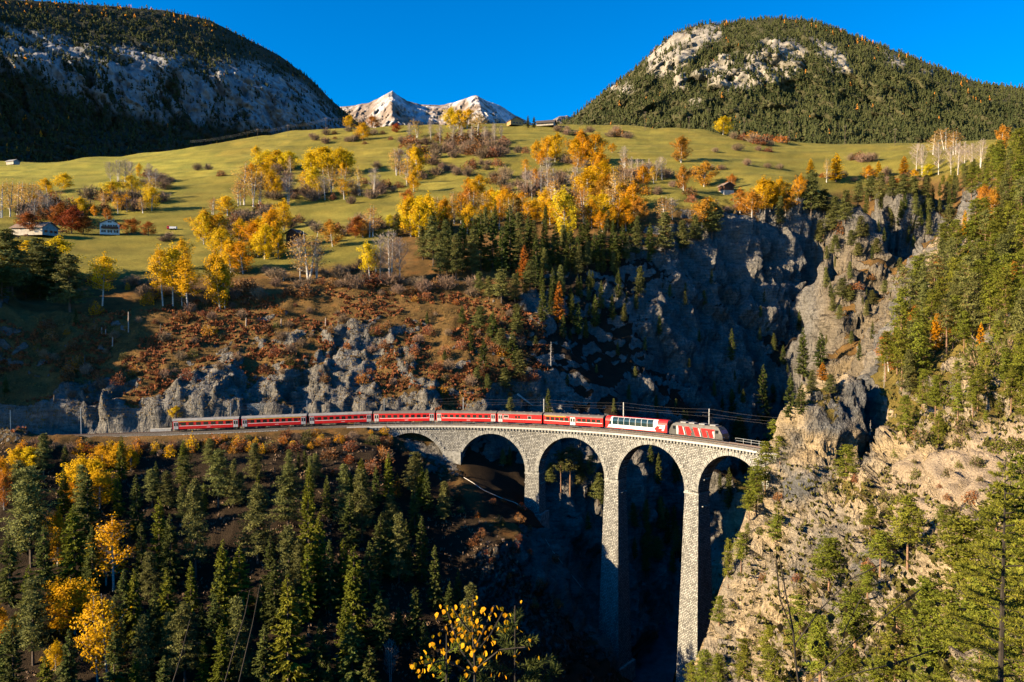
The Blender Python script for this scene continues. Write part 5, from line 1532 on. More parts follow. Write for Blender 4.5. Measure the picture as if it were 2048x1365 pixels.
HW, ZB, ZE = 1.32, 0.82, 2.92
def roof_prof(hw=HW + 0.02, ze=ZE, h=0.62, n=10, base=None):
    p = []
    for k in range(n + 1):
        t = math.pi * k / n
        p.append((hw * math.cos(t), ze + h * math.sin(t) ** 0.8))
    return p
def bogie(par, x):
    o = MB().box(x - 1.35, x + 1.35, 0.98, 1.12, 0.30, 0.62).box(x - 1.35, x + 1.35, -1.12, -0.98, 0.30, 0.62).box(x - 0.3, x + 0.3, -1.0, 1.0, 0.35, 0.7).build('bogie', M['under'], par)
    for dx in (-0.9, 0.9):
        w = MB()
        for sy in (-1, 1):
            w.tube([(x + dx, sy * 0.46, 0.37), (x + dx, sy * 0.58, 0.37)], 0.36, 14)
        w.tube([(x + dx, -0.5, 0.37), (x + dx, 0.5, 0.37)], 0.07, 6)
        w.build('wheelset', M['rail'], o)
def side_box(name, mat, par, x0, x1, z0, z1, proud=0.02, both=True):
    out = []
    for sy in ((1, -1) if both else (1,)):
        y0, y1 = sorted((sy * (HW - 0.06), sy * (HW + proud)))
        out.append(MB().box(x0, x1, y0, y1, z0, z1).build(name, mat, par))
    return out
def window(par, xc, zc, w, h, frame=None):
    for sy in (1, -1):
        y0, y1 = sorted((sy * (HW - 0.06), sy * (HW + 0.012)))
        o = MB().box(xc - w / 2, xc + w / 2, y0, y1, zc - h / 2, zc + h / 2).build('window', M['glass'], par)
        if frame:
            y0, y1 = sorted((sy * (HW - 0.03), sy * (HW + 0.03)))
            f = MB()
            e = 0.07
            f.box(xc - w / 2 - e, xc + w / 2 + e, y0, y1, zc + h / 2, zc + h / 2 + e).box(xc - w / 2 - e, xc + w / 2 + e, y0, y1, zc - h / 2 - e, zc - h / 2)
            f.box(xc - w / 2 - e, xc - w / 2, y0, y1, zc - h / 2, zc + h / 2).box(xc + w / 2, xc + w / 2 + e, y0, y1, zc - h / 2, zc + h / 2)
            f.build('window_frame', frame, o)
def door(par, xc, mat, w=1.25):
    for sy in (1, -1):
        y0, y1 = sorted((sy * (HW - 0.08), sy * (HW + 0.03)))
        o = MB().box(xc - w / 2, xc - 0.03, y0, y1, ZB - 0.1, 2.72).box(xc + 0.03, xc + w / 2, y0, y1, ZB - 0.1, 2.72).build('door', mat, par)
        y0, y1 = sorted((sy * (HW - 0.05), sy * (HW + 0.045)))
        MB().box(xc - w / 2 + 0.12, xc - 0.13, y0, y1, 1.55, 2.5).box(xc + 0.13, xc + w / 2 - 0.12, y0, y1, 1.55, 2.5).build('door_glass', M['glass'], o)
def coach_shell(name, label, L, sc, roof='grey_roof', body='red_paint'):
    r = empty(name)
    tag(r, label, 'train carriage' if 'engine' not in label else 'locomotive', 'vehicles of the train')
    hl = L / 2 - 0.35
    MB().box(-hl, hl, -HW, HW, ZB - 0.12, ZE + 0.02).build('body', M[body], r)
    rf = MB().prism(roof_prof(), -hl - 0.05, hl + 0.05).build('roof', M[roof], r)
    for x in np.linspace(-hl * 0.8, hl * 0.8, 6):
        MB().box(x - 0.25, x + 0.25, -0.22, 0.22, ZE + 0.5, ZE + 0.72).build('roof_vent', M[roof], rf)
    MB().box(-hl + 0.4, hl - 0.4, -1.05, 1.05, 0.55, ZB - 0.121).build('underframe', M['under'], r)
    MB().box(-1.6, 1.2, -1.15, 1.15, 0.3, 0.56).build('equipment_box', M['under'], r)
    for x in (-L * 0.36, L * 0.36): bogie(r, x)
    for sx in (-1, 1):
        MB().box(*sorted((sx * hl, sx * (hl + 0.30))), -0.75, 0.75, 0.95, 3.0).build('gangway', M['rubber'], r)
    place(r, sc, L)
    return r, hl
def red_coach(label, L, sc, nwin, first=False, roof='grey_roof'):
    r, hl = coach_shell('railway_carriage', label, L, sc, roof)
    side_box('white_stripe', M['white_paint'], r, -hl + 1.75, hl - 1.75, 1.50, 1.62, 0.008)
    if first: side_box('yellow_stripe', M['yellow_paint'], r, -hl + 1.4, hl - 1.4, 2.72, 2.90, 0.010)
    for sx in (-1, 1): door(r, sx * (hl - 0.85), M['silver'])
    xs = np.linspace(-hl + 2.9, hl - 2.9, nwin)
    for x in xs: window(r, x, 2.12, 1.28 if nwin < 8 else 1.05, 0.82)
    for sx in (-1, 1): window(r, sx * (hl - 1.95), 2.25, 0.5, 0.45)
    side_box('number_plate', M['white_paint'], r, -1.2, -0.2, 0.98, 1.06, 0.008)
    return r
red_coach('last red carriage at the left end of the train, yellow stripe under its roof', 18.4, 150.6, 7, True)
red_coach('second-last red carriage, pale roof and yellow stripe above its windows', 18.4, 132.2, 8, True)
red_coach('third-last red carriage of the train, leaving the rock for the viaduct', 18.4, 113.8, 8)
red_coach('fourth-last red carriage of the train, above the leftmost arch', 18.4, 95.4, 8, False, 'brown_roof')
red_coach('red carriage directly left of the short baggage van', 18.4, 77.0, 8, False, 'brown_roof')
# baggage van
r, hl = coach_shell('baggage_van', 'short red baggage van with few windows mid-train', 13.9, 60.9, 'brown_roof')
side_box('white_stripe', M['white_paint'], r, -hl + 0.2, hl - 1.75, 1.50, 1.62, 0.008)
door(r, hl - 0.85, M['silver'])
window(r, hl - 2.6, 2.25, 1.3, 0.7, M['white_paint'])
window(r, 1.0, 2.15, 0.6, 0.8); window(r, 0.1, 2.15, 0.6, 0.8); window(r, -3.0, 2.1, 0.9, 0.8, M['silver'])
for sy in (1, -1):
    y0, y1 = sorted((sy * (HW - 0.05), sy * (HW + 0.05)))
    MB().box(-1.6, 2.2, y0, y1, ZB, ZB + 0.55).box(-1.6, 2.2, y0, y1, 2.65, 2.8).build('sliding_door', M['red_paint'], r)
# carriage with doors in the middle
r, hl = coach_shell('railway_carriage', 'red carriage with pale double doors at its middle, next to the white one', 18.4, 44.7, 'brown_roof')
side_box('white_stripe', M['white_paint'], r, 1.0, hl - 0.2, 1.50, 1.62, 0.008); side_box('white_stripe', M['white_paint'], r, -hl + 0.2, -1.0, 1.50, 1.62, 0.008)
door(r, 0, M['white_paint'], 1.5)
for x in list(np.linspace(-hl + 1.3, -1.9, 5)) + list(np.linspace(1.9, hl - 1.3, 5)): window(r, x, 2.12, 1.15, 0.85)
side_box('yellow_stripe', M['yellow_paint'], r, 2.0, hl - 0.4, 2.72, 2.86, 0.010)
# panorama carriage
L = 18.9
r = empty('panorama_carriage'); hl = L / 2 - 0.35
tag(r, 'white panorama carriage with red ends and tall tinted windows', 'train carriage', 'vehicles of the train')
MB().box(-hl, hl, -HW, HW, ZB - 0.2, 2.5).build('body', M['white_paint'], r)
def pano_prof(e=0.0):
    return [(HW + e, 2.5), (HW - 0.06 + e, 2.95), (HW - 0.32, 3.38 + e), (HW - 0.75, 3.58 + e), (-HW + 0.75, 3.58 + e), (-HW + 0.32, 3.38 + e), (-HW + 0.06 - e, 2.95), (-HW - e, 2.5)]
MB().prism(pano_prof(), -hl, hl).build('roof_shell', M['white_paint'], r)
MB().box(-hl + 0.3, hl - 0.3, -0.58, 0.58, 3.5, 3.62).build('roof_centre', M['red_paint'], r)
for sy in (1, -1):
    y0, y1 = sorted((sy * (HW - 0.05), sy * (HW + 0.012)))
    n = 7
    xs = np.linspace(-hl + 3.9, hl - 2.1, n + 1)
    for a, b_ in zip(xs[:-1], xs[1:]):
        o = MB().box(a + 0.04, b_ - 0.04, y0, y1, 1.62, 2.52).build('window', M['panoglass'], r)
        mb = MB(); e = 0.012 * sy
        pts = [(HW + 0.012, 2.52), (HW - 0.048, 2.95), (HW - 0.308, 3.39), (HW - 0.55, 3.50)]
        for (ya, za), (yb, zb) in zip(pts[:-1], pts[1:]):
            q = [(a + 0.04, sy * ya, za), (b_ - 0.04, sy * ya, za), (b_ - 0.04, sy * yb, zb), (a + 0.04, sy * yb, zb)]
            mb.poly(q if sy < 0 else q[::-1])
        mb.build('skylight_pane', M['panoglass'], o)
    yy = sy * (HW + 0.014)
    def plate(name, pts, mat, k=0.0):
        y_in, y_out = sy * (HW - 0.03), sy * (HW + 0.014 + k)
        mb = MB()
        fr = [(x, y_out, z) for x, z in pts]; bk = [(x, y_in, z) for x, z in pts]
        mb.poly(fr)
        for j in range(len(pts)): mb.poly([fr[j], fr[(j + 1) % len(pts)], bk[(j + 1) % len(pts)], bk[j]])
        return mb.build(name, mat, r)
    # red ends, slanted edges, and the white emblem on the forward one
    plate('red_end_panel', [(-hl, ZB - 0.2), (-hl + 3.0, ZB - 0.2), (-hl + 3.6, 1.4), (-hl + 2.5, 2.5), (-hl, 2.5)], M['red_paint'])
    plate('emblem', [(-hl + 0.9, 1.0), (-hl + 1.5, 1.0), (-hl + 1.3, 1.55), (-hl + 2.3, 1.55), (-hl + 2.1, 1.85), (-hl + 1.2, 1.85), (-hl + 1.1, 2.1), (-hl + 2.6, 2.1), (-hl + 2.8, 2.4), (-hl + 0.5, 2.4)], M['white_paint'], 0.012)
    plate('red_end_panel', [(hl - 0.5, ZB - 0.2), (hl, ZB - 0.2), (hl, 2.5), (hl - 1.6, 2.5)], M['red_paint'])
    plate('side_window', [(hl - 1.7, 1.55), (hl - 1.0, 1.55), (hl - 1.25, 2.45), (hl - 1.9, 2.45)], M['panoglass'], 0.012)
    plate('sill_stripe', [(-hl + 3.0, ZB - 0.2), (hl - 0.6, ZB - 0.2), (hl - 0.6, ZB - 0.04), (-hl + 3.0, ZB - 0.04)], M['red_paint'], 0.004)
MB().prism([(y * 1.012, z * 1.004 + (0.0 if z > 2.6 else 0.01)) for y, z in pano_prof()], -hl, -hl + 2.7).build('red_roof_end', M['red_paint'], r)
MB().prism([(y * 1.012, z * 1.004 + (0.0 if z > 2.6 else 0.01)) for y, z in pano_prof()], hl - 1.6, hl).build('red_roof_end', M['red_paint'], r)
MB().box(-hl + 0.4, hl - 0.4, -1.05, 1.05, 0.4, ZB - 0.201).build('underframe', M['under'], r)
for x in (-L * 0.36, L * 0.36): bogie(r, x)
for sx in (-1, 1): MB().box(*sorted((sx * hl, sx * (hl + 0.30))), -0.75, 0.75, 0.95, 3.0).build('gangway', M['rubber'], r)
place(r, 25.75, L)
# locomotive: nose towards -x
L = 16.0
r = empty('electric_locomotive'); hl = L / 2 - 0.25
tag(r, 'grey electric engine with slanted red strokes leading the train', 'locomotive', 'vehicles of the train')
mb = MB()
prof = [(-hl, 0.55), (-hl - 0.05, 1.15), (-hl + 0.15, 1.75), (-hl + 0.75, 2.75), (-hl + 1.3, 3.25), (hl - 1.3, 3.25), (hl - 0.75, 2.75), (hl - 0.15, 1.75), (hl + 0.05, 1.15), (hl, 0.55)]
a = [(x, -HW, z) if z < 2.8 else (x, -HW + 0.22, z) for x, z in prof]; b_ = [(x, HW, z) if z < 2.8 else (x, HW - 0.22, z) for x, z in prof]
mb.poly(a); mb.poly(b_[::-1])
for j in range(len(prof)):
    j2 = (j + 1) % len(prof)
    mb.poly([a[j], b_[j], b_[j2], a[j2]])
mb.build('body', M['loco_grey'], r)
for sx in (-1, 1):
    X = lambda d: sx * (hl - d)
    q = [(X(0.17) + sx * 0.02, -HW + 0.18, 1.85), (X(0.17) + sx * 0.02, HW - 0.18, 1.85), (X(0.70) + sx * 0.02, HW - 0.2, 2.68), (X(0.70) + sx * 0.02, -HW + 0.2, 2.68)]
    MB().poly(q if sx > 0 else q[::-1]).build('windscreen', M['blueglass'], r)
    q = [(sx * (hl + 0.045 + 0.02), -HW + 0.1, 1.1), (sx * (hl + 0.065), HW - 0.1, 1.1), (X(0.17) + sx * 0.02, HW - 0.1, 1.72), (X(0.17) + sx * 0.02, -HW + 0.1, 1.72)]
    MB().poly(q if sx > 0 else q[::-1]).build('red_nose_panel', M['red_paint'], r)
    for sy in (-1, 1):
        MB().tube([(sx * (hl + 0.0), sy * 0.85, 1.05), (sx * (hl + 0.10), sy * 0.85, 1.05)], 0.14, 8).build('headlight', M['white_paint'], r)
    MB().box(*sorted((sx * (hl - 0.4), sx * (hl + 0.12))), -1.1, 1.1, 0.28, 0.62).build('snow_plough', M['under'], r)
for sy in (1, -1):
    def plate2(name, pts, mat, k=0.0):
        mb = MB(); y_in, y_out = sy * (HW - 0.05), sy * (HW + 0.012 + k)
        fr = [(x, y_out, z) for x, z in pts]; bk = [(x, y_in, z) for x, z in pts]
        mb.poly(fr)
        for j in range(len(pts)): mb.poly([fr[j], fr[(j + 1) % len(pts)], bk[(j + 1) % len(pts)], bk[j]])
        mb.build(name, mat, r)
    R_, W_ = M['red_paint'], M['white_paint']
    # bold slanted strokes of the livery, read from the rear towards the nose
    for x0 in (4.4, 2.3, -0.1, -2.4, -4.2):
        plate2('red_stroke', [(x0, 0.7), (x0 - 1.2, 0.7), (x0 - 0.5, 2.7), (x0 + 0.75, 2.7)], R_)
    plate2('red_stroke', [(5.2, 0.7), (4.5, 0.7), (4.5, 1.1), (5.2, 1.3)], R_)
    plate2('red_stroke', [(2.2, 2.2), (1.3, 1.3), (0.95, 1.5), (1.7, 2.6)], R_, 0.003)
    plate2('red_stroke', [(-0.2, 2.3), (-1.2, 0.7), (-1.6, 0.7), (-0.5, 2.6)], R_, 0.003)
    plate2('red_stroke', [(-2.3, 2.7), (-2.3, 2.25), (-5.4, 2.25), (-5.6, 2.7)], R_, 0.003)
    for x0 in (3.1, -1.55):
        plate2('pale_stroke', [(x0, 0.75), (x0 - 0.2, 0.75), (x0 + 0.4, 2.6), (x0 + 0.55, 2.6)], W_, 0.006)
    for xc in (-hl + 1.55, hl - 1.55):
        plate2('cab_window', [(xc - 0.45, 1.85), (xc + 0.45, 1.85), (xc + 0.4, 2.6), (xc - 0.4, 2.6)], M['glass'])
        plate2('cab_door', [(xc + 0.65, 0.65), (xc + 1.25, 0.65), (xc + 1.25, 2.7), (xc + 0.65, 2.7)] if xc < 0 else [(xc - 1.25, 0.65), (xc - 0.65, 0.65), (xc - 0.65, 2.7), (xc - 1.25, 2.7)], M['silver'])
MB().box(-hl + 1.6, hl - 1.6, -0.95, 0.95, 3.25, 3.42).build('roof_deck', M['brown_roof'], r)
for x in (-4.6, -1.5, 1.5, 4.0): MB().box(x - 0.8, x + 0.8, -0.7, 0.7, 3.42, 3.72).build('roof_equipment', M['grey_roof'], r)
mb = MB()
for sy in (-0.5, 0.5): mb.tube([(5.2, sy, 3.55), (3.7, sy * 0.7, 3.85), (5.4, sy * 0.8, 3.98)], 0.04, 4)
mb.tube([(5.4, -0.75, 3.98), (5.4, 0.75, 3.98)], 0.05, 4); mb.build('pantograph', M['under'], r)
mb = MB()
mb.tube([(-3.0, -0.45, 3.5), (-4.4, -0.35, 4.3), (-2.9, -0.35, 5.38)], 0.04, 4); mb.tube([(-3.0, 0.45, 3.5), (-4.4, 0.35, 4.3), (-2.9, 0.35, 5.38)], 0.04, 4)
mb.tube([(-2.9, -0.8, 5.4), (-2.9, 0.8, 5.4)], 0.05, 4); mb.build('pantograph', M['under'], r)
MB().box(-hl + 0.6, hl - 0.6, -1.0, 1.0, 0.3, 0.56).build('underframe', M['under'], r)
for x in (-4.8, 4.8): bogie(r, x)
place(r, 8.0, L)

# ------------------------------------------------------------------ overhead line
_tp = np.array([project(off(s, -2.3, 4.0)) for s in _S])
def s_of(px):
    k = np.where((_S > -25) & (_S < 300))[0]
    return float(np.interp(px, _tp[k, 0][::-1], _S[k][::-1]))
M['wire'] = plain('copper_wire', (0.10, 0.09, 0.085), 0.5, 0.1, 3)
MX = [(20, 'leftmost of all, where the line enters the picture'), (161, 'in front of the pale rock left of the train'), (461, 'behind the joint of the two last carriages'), (614, 'behind the third-last carriage'), (768, 'behind the fourth-last carriage'), (926, 'behind the fifth-last carriage'), (1087, 'between baggage van and carriage with central doors'), (1246, 'behind the white panorama carriage'), (1417, 'behind the engine')]
for px_, where in MX:
    s = s_of(px_)
    x, y, th = tr(s)
    side = -2.55
    o = empty('catenary_mast', off(s, side, -0.9), th)
    tag(o, 'slim grey catenary mast ' + where, 'mast', 'catenary masts along the line')
    MB().box(-0.09, 0.09, -0.09, 0.09, 0.0, 7.9).build('post', M['steel'], o)
    MB().tube([(0, 0, 7.0), (0, 2.5, 7.25)], 0.04, 5).tube([(0, 0, 6.3), (0, 2.5, 6.45)], 0.03, 5).build('bracket_arm', M['steel'], o)
    MB().tube([(0, 2.3, 6.42), (0, 2.3, 6.7)], 0.08, 6).build('insulator', M['under'], o)
for nm, lab, n_, z_, sag in (('contact_wire', 'lower overhead contact wire strung above the track', 0.0, 5.42, 0.05), ('catenary_wire', 'upper sagging messenger wire above the track', -0.05, 6.35, 0.45), ('feeder_wire', 'feeder wire on the far side of the masts', -2.9, 6.9, 0.5)):
    pts = []
    ms = sorted(s_of(p[0]) for p in MX)
    ms = [ms[0] - 24] + ms + [ms[-1] + 24]
    for a, b_ in zip(ms[:-1], ms[1:]):
        for k in range(8):
            t = k / 8; s = a + (b_ - a) * t
            pts.append(off(s, n_, z_ - sag * 4 * t * (1 - t)))
    tag(MB().tube(pts, 0.013, 4).build(nm, M['wire']), lab, 'wire', 'overhead wires above the track')
# ------------------------------------------------------------------ small structures beside the line
mb = MB()
sA, sB = s_of(537), s_of(490)
for s0, s1 in ((sA, sB),):
    n0, n1 = -5.0, -6.4
    q = [off(s0, n0, -0.9), off(s1, n0, -0.9), off(s1, n0 - 0.5, 6.3), off(s0, n0 - 0.5, 6.3)]
    w = [off(s0, n1, -0.9), off(s1, n1, -0.9), off(s1, n1 - 0.5, 6.3), off(s0, n1 - 0.5, 6.3)]
V, F, UV = [], [], []
lw = abs(sB - sA)
quad(q[0], q[1], q[2], q[3], (0, 0), (lw, 0), (lw, 7.2), (0, 7.2))
quad(q[3], q[2], w[2], w[3], (0, 0), (lw, 0), (lw, 1.4), (0, 1.4))
quad(w[0], q[0], q[3], w[3], (0, 0), (1.4, 0), (1.4, 7.2), (0, 7.2))
quad(q[1], w[1], w[2], q[2], (0, 0), (1.4, 0), (1.4, 7.2), (0, 7.2))
o = add('retaining_wall', uv_mesh('retaining_wall', V, F, UV, M['stone']))
tag(o, 'small grey masonry retaining wall in the rock behind the second-last carriage', 'wall')
V, F, UV = [], [], []
ss_ = np.arange(s_of(560), 262, 4.0)
for s0, s1 in zip(ss_[:-1], ss_[1:]):
    n_ = 2.75
    hgt = 2.2 + 1.2 * smooth(150, 200, s0)
    quad(off(s0, n_ + 0.5, -hgt), off(s1, n_ + 0.5, -hgt), off(s1, n_, -0.55), off(s0, n_, -0.55), (s0, 0), (s1, 0), (s1, hgt), (s0, hgt))
    quad(off(s0, n_, -0.55), off(s1, n_, -0.55), off(s1, n_ - 0.6, -0.55), off(s0, n_ - 0.6, -0.55), (s0, 0), (s1, 0), (s1, .6), (s0, .6))
o = add('embankment_wall', uv_mesh('embankment_wall', V, F, UV, M['stone']))
tag(o, 'low stone wall carrying the track left of the viaduct', 'wall')
a_, b_ = s_of(342), s_of(300)
mb = MB()
p = [off(a_, -2.2, -0.5), off(b_, -2.2, -0.5), off(b_, -3.6, -0.5), off(a_, -3.6, -0.5)]
hi = [(x, y, z + 1.0) for x, y, z in p]
mb.poly(hi)
for j in range(4): mb.poly([p[j], p[(j + 1) % 4], hi[(j + 1) % 4], hi[j]])
o = mb.build('concrete_platform', M['concrete']); tag(o, 'low white concrete platform behind the track left of the train', 'platform')
# white handrail beyond the engine
o = empty('handrail', off(-8, -2.6, -0.55)); tag(o, 'pale metal handrail beside the track ahead of the engine', 'handrail')
hinv = -Vector(o.location)
for k in range(8):
    s = -16 + 2.2 * k
    c_ = MB().tube([off(s, -2.55, -0.55), off(s, -2.55, 0.75)], 0.05, 5).build('post', M['steel'], o); c_.location = hinv
for z in (0.75, 0.2):
    c_ = MB().tube([off(-16 + 2.2 * k, -2.55, z) for k in range(8)], 0.045, 5).build('rail', M['steel'], o); c_.location = hinv
# cable down the bank beneath the arches
pts = []
for x, y in ((928, 958), (945, 968), (965, 982), (1000, 998), (1030, 1008), (1052, 1022)):
    l_ = hit(x, y)
    if l_: pts.append((l_.x, l_.y, l_.z + 0.35))
tag(MB().tube(pts, 0.09, 5).build('cable', M['deadwood']), 'pale cable hanging down the bank between the two left piers', 'cable')
pts = []
for x, y in ((1090, 1080), (1105, 1105), (1125, 1130), (1145, 1155), (1165, 1180)):
    l_ = hit(x, y)
    if l_: pts.append((l_.x, l_.y, l_.z + 0.35))
tag(MB().tube(pts, 0.07, 5).build('cable', M['deadwood']), 'pale cable on the shaded bank left of the tall middle pier', 'cable')
# snags and posts on the slope
SN = [(257,624,664,'tall pale post standing on the slope under the birches'),(321,648,664,'dark stump on the grassy slope right of the tall post'),(145,714,730,'short weathered stump at the shade edge, leftmost'),(169,710,727,'short weathered stump beside the leftmost one'),
      (203,655,668,'thin post just left of the tall pale post, upper'),(211,659,671,'thin post left of the tall pale post, lower'),(225,675,692,'broken trunk below the tall pale post'),(492,636,652,'grey stump on the slope above the second-last carriage'),(562,638,653,'grey stump on the slope above the third-last carriage'),
      (651,636,652,'grey stump on the slope below the leaning bare tree'),(419,744,768,'dark broken trunk above the last carriage'),(108,790,806,'small dark stump above the shaded rock at left')]
for x, yt, yb, lab in SN:
    l_ = hit(x, yb)
    h = (yb - yt) / FPX * l_.y
    mb = MB(); mb.tube([(0, 0, -0.5), (0.05, 0, h * 0.6), (0.1, 0.05, h)], [0.22, 0.18, 0.14], 7)
    o = mb.build('tree_stump' if h < 4 else 'wooden_post', M['twig'] if 'pale' in lab or 'grey' in lab else M['bark'], None, l_)
    tag(o, lab, 'stump' if h < 4 else 'post')
# fallen trunk above the line
p1, p2 = hit(1035, 792), hit(1065, 815)
if p1 and p2:
    tag(MB().tube([p1 + Vector((0, 0, 0.5)), p2 + Vector((0, 0, 0.6))], [0.35, 0.2], 6).build('fallen_log', M['deadwood']), 'bleached fallen log on the slope above the baggage van', 'log')

# ------------------------------------------------------------------ houses and barns on the meadow
M['plaster'] = plain('white_plaster', (0.80, 0.77, 0.70), 0.85, 0.06, 0.8)
M['oldplaster'] = plain('weathered_plaster', (0.42, 0.37, 0.30), 0.9, 0.2, 0.9)
M['darkroof'] = plain('dark_slate_roof', (0.085, 0.07, 0.06), 0.8, 0.25, 1.5)
M['rustroof'] = plain('weathered_tile_roof', (0.22, 0.15, 0.11), 0.85, 0.25, 1.5)
M['barnwood'] = plain('sunburnt_barn_wood', (0.13, 0.055, 0.03), 0.9, 0.35, 2.5)
M['shutter'] = plain('brown_shutter', (0.16, 0.07, 0.04), 0.8, 0.2, 2)
M['tanwood'] = plain('tan_timber', (0.40, 0.24, 0.10), 0.85, 0.2, 1.5)
def gabled(name, label, cat, px, py, w, d, hwall, hroof, rz, wallm, roofm, base=None, windows=(), planks=False, over=0.7, yaw0=0):
    l_ = hit(px, py)
    r = empty(name, (l_.x, l_.y, l_.z - 0.3), rz)
    tag(r, label, cat)
    # gable faces -y, ridge along y
    mb = MB()
    mb.poly([(-w / 2, -d / 2, 0), (w / 2, -d / 2, 0), (w / 2, -d / 2, hwall), (0, -d / 2, hwall + hroof), (-w / 2, -d / 2, hwall)])
    mb.poly([(-w / 2, d / 2, 0), (-w / 2, d / 2, hwall), (0, d / 2, hwall + hroof), (w / 2, d / 2, hwall), (w / 2, d / 2, 0)])
    mb.poly([(-w / 2, -d / 2, 0), (-w / 2, -d / 2, hwall), (-w / 2, d / 2, hwall), (-w / 2, d / 2, 0)])
    mb.poly([(w / 2, -d / 2, 0), (w / 2, d / 2, 0), (w / 2, d / 2, hwall), (w / 2, -d / 2, hwall)])
    wall = mb.build('wall', wallm, r)
    t = hroof / (w / 2)
    for sx in (-1, 1):
        mb = MB()
        e = over
        pts = [(0, hwall + hroof + 0.05), (sx * (w / 2 + e), hwall - e * t + 0.05), (sx * (w / 2 + e), hwall - e * t + 0.27), (0, hwall + hroof + 0.27)]
        fr = [(x, -d / 2 - e, z) for x, z in pts]; bk = [(x, d / 2 + e, z) for x, z in pts]
        mb.poly(fr); mb.poly(bk[::-1])
        for j in range(4): mb.poly([fr[j], bk[j], bk[(j + 1) % 4], fr[(j + 1) % 4]])
        mb.build('roof', roofm, r)
    if base: MB().box(-w / 2 - 0.08, w / 2 + 0.08, -d / 2 - 0.08, d / 2 + 0.08, -1.5, hwall * 0.28).build('stone_base', base, r)
    for x, z, ww, hh in windows:
        o = MB().box(x - ww / 2, x + ww / 2, -d / 2 - 0.02, -d / 2 + 0.1, z - hh / 2, z + hh / 2).build('window', M['glass'], r)
        for sx in (-1, 1): MB().box(*sorted((x + sx * ww / 2, x + sx * (ww / 2 + 0.45))), -d / 2 - 0.06, -d / 2 + 0.05, z - hh / 2, z + hh / 2).build('shutter', M['shutter'], o)
    if planks:
        n = int(w / 0.55)
        for k in range(n):
            x = -w / 2 + w * (k + 0.5) / n
            zt = hwall + hroof * (1 - abs(x) / (w / 2)) - 0.1
            MB().box(x - 0.2, x + 0.2, -d / 2 - 0.05, -d / 2 + 0.02, hwall * 0.3, zt).build('plank', wallm, wall)
    return r
r = gabled('chalet', 'white two-storey chalet with dark roof and brown shutters on the meadow', 'house', 220, 470, 8.2, 9.5, 5.0, 2.0, 0.45, M['plaster'], M['darkroof'], None,
       [(-2.6, 1.5, 0.9, 1.1), (0, 1.5, 1.0, 1.2), (2.6, 1.5, 0.9, 1.1), (-2.2, 4.0, 0.9, 1.1), (0, 4.0, 0.9, 1.1), (2.2, 4.0, 0.9, 1.1), (0, 5.9, 0.6, 0.7)])
MB().box(-3.6, 3.6, -6.0, -4.78, 2.7, 2.85).box(-3.6, 3.6, -6.0, -5.92, 2.85, 3.7).build('balcony', M['shutter'], r)
MB().box(1.2, 1.9, 1.0, 1.7, 6.0, 7.9).build('chimney', M['oldplaster'], r)
gabled('farmhouse', 'low pale farmhouse half hidden behind the rust-red trees', 'house', 70, 471, 9, 16, 3.4, 2.4, 1.35, M['oldplaster'], M['rustroof'], None, [(-2.5, 1.7, 0.9, 1.0), (0.5, 1.7, 0.9, 1.0), (3, 1.7, 0.9, 1.0)])
gabled('barn', 'small dark wooden barn on stone base in the right meadow', 'barn', 1452, 385, 5.4, 5.5, 3.4, 1.5, 0.3, M['barnwood'], M['rustroof'], M['oldplaster'], (), True)
gabled('barn', 'dark brown wooden hay barn behind the pale birch, mid meadow', 'barn', 592, 490, 5.8, 6.0, 5.0, 1.6, -0.3, M['barnwood'], M['darkroof'], None, (), True)
gabled('farmhouse', 'tan timber house on the meadow crest beside yellow trees', 'house', 1030, 252, 12, 9, 4.0, 3.0, 0.4, M['tanwood'], M['rustroof'], None, [(-3, 2, 1, 1), (0, 2, 1, 1), (3, 2, 1, 1)])
gabled('farmhouse', 'low house with wide dark roof on the crest near two spruces', 'house', 1092, 253, 9, 15, 2.6, 2.6, 1.3, M['oldplaster'], M['darkroof'], None, [(-2, 1.4, 0.9, 0.8), (2, 1.4, 0.9, 0.8)], over=1.2)
gabled('shed', 'grey-roofed shed at the far left foot of the mountain', 'shed', 26, 330, 6, 9, 3.0, 1.5, 1.2, M['oldplaster'], M['grey_roof'])
plant('spruce', 1056, 231, 256, 10); plant('spruce', 1068, 233, 256, 10)
# parked truck
l_ = hit(344, 460)
r = empty('parked_pickup', (l_.x, l_.y, l_.z), 0.1); tag(r, 'small red and white pickup parked on the meadow right of the chalet', 'truck')
MB().box(-1.0, 2.2, -0.9, 0.9, 0.5, 1.5).build('load_bed', M['white_paint'], r)
mb = MB(); mb.prism([(-0.85, 0.5), (0.85, 0.5), (0.85, 1.2), (0.65, 1.85), (-0.65, 1.85), (-0.85, 1.2)], -2.2, -1.01); mb.build('cab', M['red_paint'], r)
MB().box(-2.0, -1.2, -0.88, 0.88, 1.22, 1.62).build('cab_window', M['glass'], r)
for x in (-1.6, 1.3):
    for sy in (-1, 1): MB().tube([(x, sy * 0.72, 0.35), (x, sy * 0.95, 0.35)], 0.36, 10).build('wheel', M['rubber'], r)
